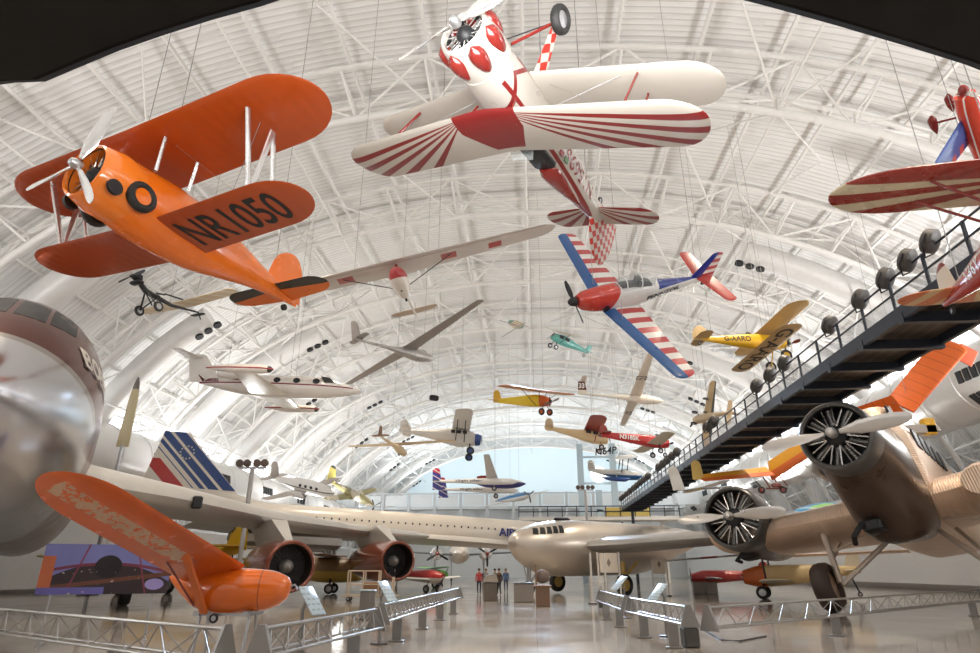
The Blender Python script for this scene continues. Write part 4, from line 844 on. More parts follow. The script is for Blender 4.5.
gear(d, -4.4, (-1.3, -.74), -1.2, .42, .3, .12)
for sy in (-1, 1):
    MB().box((-4.4, sy * .5 - 1.02, -1.75), (1.3, .06, .8)).build('gear_door', M_silw, d)
    gear(d, -16.5, (sy * 3.2,), -.8, .55, .4, .16)
# ---- white supersonic airliner crossing the hall
M_conc = pm('white airliner enamel', (.72, .66, .58), .3, coat=.4, noise=.03)
lay = [(-20.55, -19.25), (-22.0, -20.95), (-22.9, -22.35), (-23.65, -23.5)]
ux = '(x+1.05*z)'
cf = pm('striped airline fin', (.72, .66, .58), .3, coat=.3, layers=[('gt(%s,%g)*lt(%s,%g)*gt(z,2.7)' % (ux, a, ux, b), (.012, .05, .20)) for a, b in lay] + [('gt(%s,-26.2)*lt(%s,-24.4)*gt(z,2.8)*lt(z,5.6)' % (ux, ux), (.50, .03, .03))])
v = thing('supersonic_airliner', 'long white airliner with blue and red striped tail crossing the hall', 'airplane', (-9.5, 60.3, 5.15), (-.001, .041, .362), .8)
f = MB().fus([(28, .05, .05, -.3), (24, .6, .7, -.1), (19, 1.2, 1.4, 0), (10, 1.45, 1.7, 0), (-14, 1.45, 1.75, 0), (-24, 1.2, 1.3, .35), (-31, .5, .6, .85), (-34.5, .05, .08, 1.05)], 28).build('fuselage', M_conc, v)
MB().wing(both([(0, 16, 44, -1.3), (1.6, 12, 39, -1.3), (3, 5, 31, -1.25), (5, -5, 20.5, -1.2), (8, -11, 13.5, -1.15), (11, -17, 7.0, -1.1), (12.8, -22, 1.5, -1.05)]), .03).build('wing', pm('white delta wing', (.55, .52, .48), .4), v)
MB().wing([(1.0, -20.4, 14.0, 0), (2.6, -22., 9.6, 0), (8.56, -27.9, 2.5, 0)], .04, vert=True, flat=1).build('fin', cf, v)
MB().wing([(.9, -14., 18.0, 0), (2.0, -20., 12, 0), (2.6, -23, 8, 0)], .06, vert=True, flat=1).build('fin_fillet', M_conc, v)
for k in range(36): MB().box((13 - .82 * k, -1.44, .42), (.16, .06, .2)).build('cabin_window', M_dark, v, smooth=False)
text(v, 'AIR FRANCE', 7.2, .95, (7.7, -3, -.35), (1, 0, 0), (0, 0, 1), pm('deep blue lettering', (.015, .03, .2), .4), f, bold=.03, off=.16)
st = MB()
for k in range(12):
    a = 2 * PI * k / 12; st.lathe([(-.012, .1), (.012, .1)], (-27.7 + .68 * cos(a), -.28, 6.4 + .68 * sin(a)), 'y', 6)
st.build('emblem', pm('gold dots', (.55, .55, .4), .4), v)
for sy in (-1, 1):
    MB().box((-16, sy * 5.2, -2.2), (11, 3.0, 1.5), bev=.4).build('engine_box', M_silw, v)
    fl_ = -v.location.z / .8 + .42
    gear(v, -11, (sy * 3.8,), -1.4, .6, .5, .2)
gear(v, 12, (-.3, .3), -1.2, .45, .35, .15)
# ---- silver propeller airliner, centre right
b = thing('airliner', 'polished silver airliner with rounded nose facing left, centre right', 'airplane', (-1.92, 45.2, 3.23), (-.017, -.002, -2.5), 1.18)
M_b3 = pm('polished warm aluminium', (.66, .60, .53), .32, .65, noise=.05, nscale=.6)
M_b3w = pm('satin aluminium wing', (.36, .35, .34), .42, .35, noise=.04, nscale=1.)
f = MB().fus([(-.23, .05, .05, .2), (-.45, .5, .5, .15), (-1.2, 1.0, 1.02, 0), (-2.6, 1.45, 1.5, -.1), (-4.5, 1.62, 1.64, -.05), (-10, 1.6, 1.6, .0), (-14, .9, 1., .5), (-17.5, .1, .3, .9)], 36).build('fuselage', M_b3, b)
for sy in (-1, 1): patch(f, f, [((-1.28 - .42 * k, sy * 2, .62 + .03 * k), (-1.62 - .42 * k, sy * 2, .62 + .03 * k), (-1.76 - .42 * k, sy * 2, 1.0 + .05 * k), (-1.5 - .42 * k, sy * 2, 1.0 + .05 * k)) for k in range(5)], (0, -sy, 0), M_dark, 'cockpit_window')
MB().box((-4.2, 0, 1.62), (1.2, .3, .22), bev=.08).build('antenna_fairing', M_dark, b)
for sy, L in ((1, 12.2), (-1, 6.5)):
    MB().wing([(sy * .8, -4.6, 6.4, .0), (sy * 4, -5.2, 5.6, .12), (sy * L * .74, -6.4, 4.4, .4), (sy * L, -7.3, 3.4, .6)], .16, flat=.7).build('wing', M_b3w, b)
    MB().wing([(sy * 2., -10.9, .7, -.75), (sy * L, -10.4, .6, -.15)], .2).build('flap', pm('flap with red band', (.40, .37, .34), .4, .5, layers=[('lt(abs(y-5.6),0.6)', (.35, .05, .04)), ('lt(abs(y-6.6),0.25)', (.7, .7, .68))]), b)
    fl_ = -b.location.z / 1.18 + .03
    gear(b, -6.2, (sy * 3.1,), -.8, .62, .4, .14, pm('yellow gear strut', (.55, .38, .12), .4))
fl_ = -b.location.z / 1.18 + .02; gear(b, -1.6, (0,), -.9, .4, .3, .12)
# ---- orange racing wing with boat hull, left foreground
M_hull = pm('orange hull lacquer', (.72, .14, .008), .18, coat=.8, noise=.2, nscale=1.4, layers=[('lt(abs(x-0.62),0.012)', (.35, .06, .01))])
M_ow = pm('orange wing with worn white band', (.66, .11, .008), .25, coat=.5, noise=.14, layers=[('lt(abs(x+0.06),0.17)*gt(y,0.9)*lt(y,4.3)*gt(n,0.46)', (.58, .36, .22)), ('gt(y,5.0)', (.45, .05, .006))])
P0 = atz(236, 592, 1.25) ; P0 = CAM + ray(232, 590) * 12.6
tip = CAM + ray(62, 484) * 9.2; rt = CAM + ray(214, 571) * 12.45
o = thing('seaplane', 'orange wing and boat shaped hull on trestle behind the left barrier', 'airplane', tuple(P0), (0, 0, 0))
hx = vec((cos(.12), sin(.12), 0)); hy = Vector((0, 0, 1)).cross(hx)
hm = MB().fus([(1.18, .04, .06, .06), (1.1, .2, .22, .03), (.7, .34, .38, 0, 2.2), (0, .42, .44, -.02, 2.2), (-.6, .36, .38, .02, 2.1), (-1.0, .2, .2, .12, 2), (-1.28, .02, .03, .24)], 28)
h = hm.build('hull', M_hull, o); h.rotation_euler = (0, 0, .12)
MB().loft([[(-.6, -.1, .25), (-.6, .1, .25), (.35, .1, .25), (.35, -.1, .25)], [(-.85, -.07, .5), (-.85, .07, .5), (.05, .07, .5), (.05, -.07, .5)]]).build('pylon', M_hull, o).rotation_euler = (0, 0, .12)
# wing runs from root to tip
T, Rr = tip - P0, rt - P0; ay = (T - Rr); L = ay.length; ay.normalize(); ax = Vector((.86, -.1, .35)); ax = (ax - ay * ax.dot(ay)).normalized(); az = ax.cross(ay)
ww = MB().wing(wst(-.25, L + .36, .52, 1.12, .5, 1.0, 0, 0, 1.1, piv=.5), .1).build('wing', M_ow, o)
ww.rotation_euler = Matrix((ax, ay, az)).transposed().to_euler(); ww.location = Rr
def onw(u, s_): return Rr + ay * (L * u) + ax * s_
strut(o, onw(.3, .1) - az * .05, Vector((-.35, -.34, -.40)), .09, M_hull, .5, 'wing_strut'); strut(o, onw(.3, -.3) - az * .05, Vector((-.6, -.25, -.3)), .025, M_redp, .5, 'wing_strut')
MB().tube([(1.1, .12, .05), (1.26, .1, .1), (1.3, .16, .0)], .02, 6).build('tow_ring', M_steel, o)
tr = MB(); zf = -P0.z
for x in (-.5, .5):
    for y in (-.3, .3): tr.tube([(x, y * .5, -.38), (x, y, zf)], .035, 6)
    tr.box((x, 0, -.42), (.12, .7, .08)); tr.box((0, x * .5, -.44), (1.0, .06, .05))
tr.build('trestle', M_steel, o)
wheel(o, (-.12, -.36, -.5), .09, .06, M_tyre, M_steel)
# ================================================================== barriers, panels, walkway and other things on the floor
M_rail = pm('galvanised rail', (.34, .33, .31), .35, .7); M_ped = pm('dark grey pedestal', (.07, .065, .06), .5); M_gus = pm('grey steel plate', (.25, .24, .23), .4, .6)
def barrier(label, A, B, zt=.9, zb=.57, nf=3, ends=(1, 1), group='lattice barriers', pit=.5):
    A = Vector((A.x, A.y, 0)); B = Vector((B.x, B.y, 0)); D = B - A; L = D.length; d = D.normalized(); n = Vector((-d.y, d.x, 0))
    p = thing('barrier', label, 'barrier', tuple(A), (0, 0, math.atan2(d.y, d.x)), 1., group)
    MB().tube([(0, 0, zt), (L, 0, zt)], .028, 8).build('top_rail', M_rail, p)
    for y in (-.16, .16): MB().tube([(0, y, zb), (L, y, zb)], .024, 8).build('bottom_rail', M_rail, p)
    lt = MB(); k = max(int(L / pit), 4); s_ = L / k
    for i in range(k):
        for y in (-.16, .16): lt.tube([(i * s_, y, zb), (i * s_ + s_ / 2, 0, zt), (i * s_ + s_, y, zb)], .011, 5)
    lt.build('lattice', M_rail, p)
    for e, x in zip(ends, (0, L)):
        if e: MB().loft([[(x - .03, -.22, zb - .06), (x - .03, .22, zb - .06), (x - .03, .05, zt + .06), (x - .03, -.05, zt + .06)], [(x + .03, -.22, zb - .06), (x + .03, .22, zb - .06), (x + .03, .05, zt + .06), (x + .03, -.05, zt + .06)]]).build('end_plate', M_gus, p, smooth=False)
    for i in range(nf):
        x = L * (i + .5) / nf if nf > 1 else L * .5
        f = MB(); f.box((x, 0, zb / 2), (.07, .24, zb - .04), bev=.015); f.box((x, 0, .02), (.2, .36, .04), bev=.01); f.build('pedestal', M_gus, p)
    return p, A, d
barrier('long lattice barrier in front of the orange hull, lower left corner', atz(227, 629, .9), atz(-60, 604, .9), zb=.5, nf=2, pit=1.1)
barrier('lattice barrier with the large tilted panel, near left of the aisle', atz(262, 629, .9), atz(377, 609.5, .9), nf=2)
barrier('lattice barrier running away along the left of the aisle', atz(382, 605.5, .9), atz(459, 588.5, .9), nf=4)
barrier('short lattice barrier right of the aisle below the silver airliner wing', atz(688, 607.5, .9), atz(630, 598.5, .9), nf=2)
barrier('farther lattice barrier right of the aisle beside the white posts', atz(626, 597.5, .9), atz(600, 591, .9), nf=2)
barrier('long lattice barrier in front of the corrugated airplane wheel', atz(707, 607.5, .9), atz(1010, 588, .9), zb=.5, nf=2, pit=1.3)
def block(name, label, cat, w, sz, mat, extra=None, rz=0., bev=.03):
    p = thing(name, label, cat, (w.x, w.y, 0), (0, 0, rz)); MB().box((0, 0, sz[2] / 2), sz, bev=bev).build('body', mat, p)
    if extra: extra(p)
    return p
for (u, v, lb) in ((691, 647, 'dark grey barrier foot block at the corner of the right barriers'), (440, 607, 'dark grey foot block ending the left aisle barrier'), (602, 607, 'dark grey foot block ending the right aisle barrier')):
    w = atz(u, v, 0); block('foot_block', lb, 'block', w, (.34, .5, .42), M_ped, lambda p: MB().loft([[(-.17, -.25, .42), (.17, -.25, .42), (.17, .25, .42), (-.17, .25, .42)], [(-.03, -.05, .95), (.03, -.05, .95), (.03, .05, .95), (-.03, .05, .95)]]).build('gusset', M_gus, p, smooth=False))
M_pan = pm('pale blue text panel', (.50, .60, .68), .3, layers=[('lt(frac(y*9),0.35)*lt(abs(x),0.2)*gt(sin(x*60+floor(y*9)*3),-0.6)', (.32, .4, .47))])
def reader(label, px, h0, half, ln, rz, tilt=.75, D=None):
    w = atz(*px, h0 + .25); w = w + Vector((-sin(rz), cos(rz), 0)) * .3; p = thing('reading_panel', label, 'sign', (w.x, w.y, 0), (0, 0, rz))
    pan = MB().box((0, 0, 0), (half * 2, ln, .035), bev=.012).build('panel', M_pan, p)
    pan.rotation_euler = (tilt, 0, 0); pan.location = (0, 0, h0 + .25)
    MB().tube([(0, .1, h0 + .3), (0, .22, h0 + .1), (0, .2, .8)], .03, 8).build('bracket', M_gus, p)
    MB().tube([(0, .2, .8), (0, .2, .03)], .04, 8).build('post', M_gus, p); MB().box((0, .2, .02), (.3, .3, .04), bev=.01).build('base', M_ped, p)
reader('large pale blue tilted text panel on the near left barrier', (324.5, 601), .92, .15, .6, 1.05, .8)
reader('smaller pale blue tilted text panel farther along the left barrier', (396, 591.5), .92, .16, .62, .95, .8)
reader('tilted text panel on the right barrier below the silver wing', (649, 592), .85, .17, .62, -1.0, .7)
reader('small tilted text panel near the white posts', (613, 583), .95, .2, .7, -1.0, .7)
w = atz(366, 620, 0); block('information_box', 'grey box beside the large tilted text panel', 'box', w, (.5, .3, .95), M_gus, lambda p: MB().box((0, 0, .97), (.56, .36, .04), bev=.01).build('lid', M_pan, p), -.5)
# framed picture of a biplane
PC = CAM + ray(108, 569) * 15.6
p = thing('display_board', 'picture board of a dark biplane under blue sky behind left barrier', 'poster', (PC.x, PC.y, 0), (0, .0, .5))
hw, hh = 1.42, .58; zc = PC.z
M_pos = pm('printed biplane picture', (.17, .18, .42), .35, noise=.12, layers=[
    ('lt(z,%g-0.22*x*x)' % (zc + .14), (.03, .02, .025)), ('lt(abs(z-%g+0.1*x*x),0.035)' % (zc + .12), (.16, .03, .06)), ('lt(abs(z-%g-0.12*x),0.05)' % (zc - .28), (.13, .05, .03)),
    ('lt(x*x+(z-%g)*(z-%g)*1.2,0.09)' % (zc + .05, zc + .05), (.012, .01, .012)), ('lt(abs(x+0.65-0.3*(z-%g)),0.02)' % zc, (.2, .04, .07)), ('lt(abs(x-0.75+0.3*(z-%g)),0.02)' % zc, (.2, .04, .07)),
    ('lt(x,-1.15)*lt(z,%g)' % (zc + .3), (.45, .12, .05)), ('lt(z,%g)*lt(x,0.0)' % (zc - .42), (.12, .11, .35)), ('lt((x-1.1)*(x-1.1)*3+(z-%g)*(z-%g)*8,0.14)' % (zc - .36, zc - .36), (.3, .26, .55)), ('gt(n,0.68)*lt(z,%g)' % zc, (.5, .42, .36))])
MB().box((0, 0, zc), (2 * hw, .05, 2 * hh)).build('picture', M_pos, p, smooth=False)
for sx in (-1, 1):
    MB().tube([(sx * 1.1, .05, zc + .3), (sx * 1.1, .1, 0)], .03, 8).build('leg', M_steel, p); MB().box((sx * 1.1, .1, .02), (.1, .6, .04)).build('foot', M_steel, p, smooth=False)
# ---- elevated walkway on the right
XL, XR, ZD, YA, YBW = 11.9, 14.5, 9.4, 13.4, 88.
k = thing('walkway', 'dark elevated walkway with railing running along the right side', 'walkway', (XL, YA, 0))
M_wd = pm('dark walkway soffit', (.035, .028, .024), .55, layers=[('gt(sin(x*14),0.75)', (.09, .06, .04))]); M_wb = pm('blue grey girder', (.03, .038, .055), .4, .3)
LW = YBW - YA
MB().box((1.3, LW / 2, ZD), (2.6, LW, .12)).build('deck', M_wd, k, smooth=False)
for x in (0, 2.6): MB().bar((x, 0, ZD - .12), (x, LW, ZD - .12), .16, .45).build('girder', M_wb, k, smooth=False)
i = 0; y = .5
while y < LW: MB().bar((-.1, y, ZD - .3), (2.7, y, ZD - .3), .25, .34).build('cross_beam', M_wb, k, smooth=False); y += 2.6
for x in (0, 2.6):
    for z in (1.12, .62): MB().tube([(x, 0, ZD + z), (x, LW, ZD + z)], .035, 6).build('handrail', M_wb, k)
    MB().box((x, LW / 2, ZD + .35), (.015, LW, .5)).build('rail_mesh', glass('wire mesh infill', (.5, .52, .55), .5, .28), k, smooth=False)
    y = .3
    while y < LW: MB().bar((x, y, ZD), (x, y, ZD + 1.15), .09, .07).build('rail_post', M_wb, k, smooth=False); y += 1.9 if x == 0 else 3.8
for y in (74, 85): MB().tube([(1.3, y, ZD - .3), (1.3, y, 0)], .2, 10).build('column', M_wb, k)
M_spot = pm('grey spotlight housing', (.08, .07, .063), .45)
proto = thing('spotlight', 'round grey spotlight clamped to the walkway railing', 'spotlight', (0, 0, 0), (0, 0, 0), 1., 'spotlights along the walkway railing')
MB().lathe([(-.16, .26), (-.12, .36), (.12, .37), (.16, .34), (.17, .02)], ax='y', n=20).build('housing', M_spot, proto)
MB().tube([(-.42, 0, .1), (-.42, 0, -.25), (0, 0, -.5), (.42, 0, -.25), (.42, 0, .1)], .025, 6).build('yoke', M_dark, proto)
ys = [16.9, 18.1, 19.4, 21.1, 23.6, 28.4, 30.3, 32.3, 41, 40.6, 42.2, 52, 54, 56, 58, 60, 66, 68.5, 71, 73.5, 76, 79, 82, 85, 87.3]
for i, y in enumerate(ys):
    if i == 0: proto.location = (XL - .05, y, ZD + 1.25); proto.rotation_euler = (.5, 0, .7)
    else: copy_tree(proto, (XL - .05, y, ZD + 1.25), (.5, 0, .7))
# ---- light tower and masts
p = thing('light_tower', 'pale blue lattice tower with a big round lamp at hall end', 'tower', tuple(aty(603, 560, 98))[:2] + (0,))
M_tw = pm('pale blue tower paint', (.42, .52, .58), .45)
for x in (-2.6, 0, 2.4): MB().bar((x, 0, 0), (x, 0, 20 if x else 13), .9 if x else .3, .9).build('column', M_tw, p, smooth=False)
for z in (6, 10, 14, 18): MB().bar((-2.6, 0, z), (2.4, 0, z), .3, .3).build('crossbar', M_tw, p, smooth=False)
MB().lathe([(.4, .8), (0, 1.2), (-.2, 1.2), (-.3, .05)], (.0, -1, 15.2), 'y', 24).build('round_lamp', pm('lit lamp glass', (1, .98, .95), .3, emit=1.2), p)
p2 = thing('mezzanine', 'blue railed mezzanine platform at the foot of the pale tower', 'platform', tuple(aty(600, 560, 92))[:2] + (0,))
MB().box((0, 0, 8.3), (22, 4, .5)).build('floor_slab', M_ledge, p2, smooth=False)
for z in (9.2, 9.9): MB().tube([(-11, -2, z), (11, -2, z)], .07, 6).build('handrail', M_wb, p2)
for x in range(-11, 12, 2): MB().bar((x, -2, 8.5), (x, -2, 9.95), .12, .12).build('rail_post', M_wb, p2, smooth=False)
for x in (-9, 0, 9): MB().bar((x, 0, 0), (x, 0, 8.1), .6, .6).build('column', M_ledge, p2, smooth=False)
MB().box((4, -1.9, 9.1), (6, .2, 1.2)).build('yellow_panel', pm('yellow safety panel', (.55, .42, .12), .5), p2, smooth=False)
def mast(label, px, Y, v_top):
    g = aty(px, 560, Y); top = aty(px, v_top, Y)
    p = thing('floodlight_mast', label, 'light', (g.x, g.y, 0)); MB().tube([(0, 0, 0), (0, 0, top.z)], .16, 10).build('pole', pm('grey mast', (.45, .44, .43), .4), p)
    MB().bar((-1.0, 0, top.z), (1.0, 0, top.z), .12, .12).build('crossbar', M_steel, p); MB().lathe([(0, .4), (.06, .4), (.08, .2)], ax='z', n=14).build('base', M_steel, p)
    for x in (-.9, -.35, .35, .9): MB().lathe([(.2, .12), (0, .24), (-.25, .27), (-.27, .02)], (x, 0, top.z + .3), 'y', 14).build('floodlight', pm('dark floodlight', (.12, .08, .06), .4), p)
mast('grey floodlight mast beside the striped airliner tail', 240, 43, 468); mast('white floodlight mast left of the pale tower', 589, 80, 490)
# tall rotor blade on a stand behind the silver jet nose
g = aty(95, 560, 46); t = aty(98, 378, 46)
p = thing('rotor_blade', 'tall cream rotor blade standing behind the silver jet nose', 'rotor blade', (g.x, g.y, 0), (0, .02, 0))
MB().loft([[(-w_, -.05, z), (0, -.1, z), (w_, -.05, z), (w_, .05, z), (0, .1, z), (-w_, .05, z)] for z, w_ in ((t.z - 5.6, .5), (t.z - 4, .45), (t.z - 1.6, .34), (t.z - .5, .2), (t.z, .05))]).build('blade', pm('cream blade dark tip', (.60, .50, .30), .4, layers=[('gt(z,%g)' % (t.z - 1.0), (.2, .18, .16))]), p)
MB().tube([(0, 0, 0), (0, 0, t.z - 5.4)], .14, 8).build('stand', M_steel, p); MB().box((0, 0, .05), (1., 1., .1)).build('base', M_ped, p, smooth=False)
# ---- people
def person(label, px, py, shirt, legs, hair, rz=0., step=.12, h=1.72, skin=(.5, .3, .2)):
    g = atz(px, py, 0); p = thing('person', label, 'person', (g.x, g.y, 0), (0, 0, rz), h / 1.75)
    V = [(0, 0, .95), (0, 0, 1.2), (0, 0, 1.42), (0, .01, 1.52), (0, -.01, 1.62), (0, 0, 1.72)]; Rd = [.15, .145, .16, .06, .095, .07]; E = [(0, 1), (1, 2), (2, 3), (3, 4), (4, 5)]
    for s_ in (-1, 1):
        b = len(V); V += [(s_ * .19, 0, 1.4), (s_ * .24, .02, 1.13), (s_ * .23, -.06 * s_, .88), (s_ * .23, -.08 * s_, .8)]; Rd += [.065, .05, .04, .045]; E += [(2, b), (b, b + 1), (b + 1, b + 2), (b + 2, b + 3)]
        b = len(V); V += [(s_ * .1, 0, .88), (s_ * .11, -s_ * step * .3, .5), (s_ * .11, s_ * step * .5, .07), (s_ * .12, s_ * step * .5 - .13, .04)]; Rd += [.1, .07, .045, .04]; E += [(0, b), (b, b + 1), (b + 1, b + 2), (b + 2, b + 3)]
    me = bpy.data.meshes.new('body'); me.from_pydata(V, E, []); o = bpy.data.objects.new('body', me); COL.objects.link(o)
    md = o.modifiers.new('skin', 'SKIN'); o.modifiers.new('sub', 'SUBSURF').levels = 1; 
    for i, r in enumerate(Rd): me.skin_vertices[0].data[i].radius = (r, r * (.72 if i < 3 else 1))
    me.skin_vertices[0].data[0].use_root = True
    dg = bpy.context.evaluated_depsgraph_get(); dg.update(); m2 = bpy.data.meshes.new_from_object(o.evaluated_get(dg)); bpy.data.objects.remove(o)
    m2.name = 'body'; m2.shade_smooth(); m2.materials.clear()
    m2.materials.append(pm('clothes ' + label[:24], skin, .7, layers=[('lt(z,1.47)*lt(abs(x),0.3)*gt(z,0.84)', shirt), ('lt(z,0.93)*lt(abs(x),0.19)', legs), ('lt(z,0.1)', (.03, .025, .02))]))
    b = bpy.data.objects.new('body', m2); COL.objects.link(b); b.parent = p
    MB().lathe([(-.02, .105), (.05, .11), (.1, .08), (.125, .01)], (0, .015, 1.68), 'z', 12).build('hair', pm('hair ' + label[:20], hair, .7), p)
    return p
person('person in a red top and dark trousers in the aisle', 479, 594, (.5, .06, .06), (.03, .035, .06), (.05, .03, .02), .4)
person('person in grey top walking beside the red topped visitor', 486, 592, (.25, .26, .28), (.08, .09, .12), (.2, .12, .06), 2.6)
person('person in black jacket at the centre of the aisle', 495, 593, (.02, .02, .022), (.05, .05, .055), (.03, .02, .02), 1.2)
person('person in dark brown coat beside the black jacket', 499, 595, (.09, .05, .035), (.03, .03, .03), (.04, .03, .02), -.5)
person('person in blue shirt right of the dark coats', 506, 592, (.08, .14, .28), (.05, .06, .1), (.25, .16, .08), .2)
# kiosks in the aisle
w = atz(490, 601, 0); block('kiosk', 'dark slanted kiosk in the middle of the aisle', 'kiosk', w, (.7, .6, 1.0), pm('bronze kiosk', (.14, .115, .095), .5), lambda p: MB().loft([[(-.4, -.35, 1.0), (.4, -.35, 1.0), (.4, .35, 1.0), (-.4, .35, 1.0)], [(-.2, -.1, 1.35), (.35, -.1, 1.45), (.35, .3, 1.45), (-.2, .3, 1.35)]]).build('screen_hood', pm('kiosk hood', (.2, .17, .14), .4), p, smooth=False), .3)
w = atz(524, 602, 0); block('display_case', 'grey box below the nose of the silver airliner', 'box', w, (1.1, .6, .95), pm('taupe box', (.24, .21, .19), .5), lambda p: MB().box((0, 0, .98), (1.16, .66, .06), bev=.01).build('lid', M_gus, p))
w = atz(543, 606, 0)
def heap(p):
    MB().box((0, 0, .9), (.9, .6, .1), bev=.02).build('shelf', M_brn, p); MB().fus([(-.35, .1, .2, 0), (0, .26, .34, 0), (.35, .1, .2, 0)], 14).build('bundle', pm('brown bundle', (.16, .12, .1), .7), p).location = (0, 0, 1.35)
    MB().tube([(-.3, -.2, .95), (-.3, -.2, 1.9)], .04, 6).build('pole', M_brn, p)
block('exhibit_stand', 'brown exhibit stand beside the silver airliner nose wheel', 'stand', w, (.7, .5, .9), pm('brown stand', (.19, .11, .07), .5), heap)
# white post frames with sign boards
def frame(label, u0, v0, wd, ht, rz, board=True):
    g = atz(u0, v0, 0); p = thing('sign_frame', label, 'sign', (g.x, g.y, 0), (0, 0, rz)); mt = pm('white frame tube', (.62, .58, .53), .45)
    for x in (-wd / 2, wd / 2): MB().bar((x, 0, 0), (x, 0, ht), .09, .09).build('post', mt, p, smooth=False); MB().box((x, 0, .03), (.3, .5, .06)).build('foot', M_ped, p, smooth=False)
    MB().bar((-wd / 2, 0, ht * .45), (wd / 2, 0, ht * .45), .05, .05).build('crossbar', mt, p, smooth=False)
    if board: MB().box((0, -.05, ht * .78), (wd * .85, .05, ht * .4), bev=.01).build('board', pm('cream sign board', (.68, .60, .5), .5, layers=[('lt(abs(x)+abs(z-%g)*0.5,0.12)' % (ht * .78), (.25, .2, .17))]), p)
frame('tall white post frame with cream board, right of the aisle', 611, 602, 1.2, 2.6, .1); frame('white post frame with small board farther right', 662, 596, 1.0, 2.4, -.2); frame('bare white post frame nearest the aisle', 600, 604, .8, 2.5, .3, False)
for u, lb in ((699, 'grey mesh crate left of the orange nosed airplane'), (712, 'grey mesh crate right beside the other crate')):
    w = atz(u, 594, 0); block('display_case', lb, 'box', w, (.8, .5, .8), pm('mesh crate', (.36, .33, .30), .5, layers=[('gt(sin(x*40)*sin(z*40),0.5)', (.2, .18, .16))]), lambda p: MB().box((0, 0, .82), (.86, .56, .05), bev=.01).build('lid', M_brn, p))
w = atz(640, 590, 0)
cbl = MB().tube([atz(u, v, .02) for u, v in ((702, 628), (710, 633), (722, 640), (740, 641), (766, 636))], .02, 6).build('floor_cable', M_black); tag(cbl, 'black cable lying on the floor beside the right barrier corner', 'cable')
# ---- background aircraft on the floor
def bg(name, label, u, v, Y, eul, fus, fm, wings, tail, fin, tm, s=1., zoff=None, prop=None, wheels=(), struts=(), **k):
    g = aty(u, v, Y); z = g.z if zoff is None else zoff
    p, F, W = ac(name, label, (g.x, g.y, z), eul, fus, fm, wings, tail, fin, tm, prop, wheels, struts, cab=(), s=s, **k); return p, F
E = None
p, F = bg('light_monoplane', 'cream airplane with orange nose standing behind the corrugated airplane wheel', 780, 577, 42, (.0, .05, 2.75), [(1.9, .34, .36, 0), (1.0, .5, .56, 0, 2.6), (-.6, .46, .52, .02, 2.6), (-4.0, .06, .16, .1)], pm('cream body orange nose', (.66, .50, .26), .4, layers=[('gt(x,0.7)', (.62, .14, .03))]),
   [('lower_wing', wg(3.6, 1.0, 1.7, .9, 1.5, -.35, -.2), .12, M_cream), ('upper_wing', wg(3.8, 1.1, 1.2, 1.0, 1.1, .95, 1.05), .12, M_cream)], (-3.2, .8, 1.1, .1), (-3.2, .9, 1.0, .1), M_cream, s=1.1, zoff=1.34, wheels=[((1.0, .85, -.82), .34), ((1.0, -.85, -.82), .34), ((-3.7, 0, -1.1), .12)], struts=[((.9, .4, -.4), (1.0, .8, -.8), .05), ((.9, -.4, -.4), (1.0, -.8, -.8), .05), ((.6, 2.2, -.2), (.6, 2.2, 1.0), .05), ((.6, -2.2, -.2), (.6, -2.2, 1.0), .05), ((-3.7, 0, -1.0), (-3.4, 0, -.0), .04)], prop=((1.95, 0, 0), .9, 2, .3, M_wood))
p, F = bg('light_monoplane', 'small red airplane on the floor under the silver airliner wing', 716, 575, 52, (0, .03, 2.9), [(1.8, .3, .3, 0), (.8, .46, .5, .02), (-1, .3, .4, .04), (-3.6, .05, .14, .1)], pm('red paint', (.42, .04, .04), .3, coat=.4), [('wing', wg(4.2, .9, 1.4, .8, 1.1, -.2, 0), .12, M_redp)], (-3, .8, 1.2, .1), (-2.9, .9, 1.0, .1), M_redp, zoff=1.15, wheels=[((.8, .8, -.85), .3), ((.8, -.8, -.85), .3), ((-3.3, 0, -1.02), .13)], struts=[((.7, .4, -.3), (.8, .8, -.8), .05), ((.7, -.4, -.3), (.8, -.8, -.8), .05), ((-3.3, 0, -.95), (-3.1, 0, 0), .04)], prop=((1.85, 0, 0), .9, 2, .9, M_dark))
p, F = bg('military_airplane', 'yellow tailed airplane on the floor behind the orange wing', 168, 556, 47, (0, .03, 2.7), [(3.6, .5, .52, 0), (1, .62, .7, .02), (-2, .36, .46, .05), (-5.2, .1, .2, .2)], M_yel, [('wing', wg(5.6, 1.4, 2.1, 1.2, 1.5, -.3, 0), .12, pm('pale yellow wing', (.68, .58, .25), .4))], (-4.2, 1.0, 1.9, .3), (-4.0, 1.5, 1.25, .1, pm('yellow fin dark marks', (.72, .46, .03), .4, layers=[('lt(abs(x+4.5)+abs(z-1.1),0.22)', (.03, .03, .03))])), M_yel, s=1.5, zoff=2.5, wheels=[((1.4, 1.3, -1.25), .4), ((1.4, -1.3, -1.25), .4), ((-4.8, 0, -1.45), .2)], struts=[((1.3, 1.2, -.2), (1.4, 1.3, -1.1), .08), ((1.3, -1.2, -.2), (1.4, -1.3, -1.1), .08), ((-4.8, 0, -1.3), (-4.6, 0, .1), .05)], prop=((3.7, 0, 0), 1.4, 3, .3, M_dark))
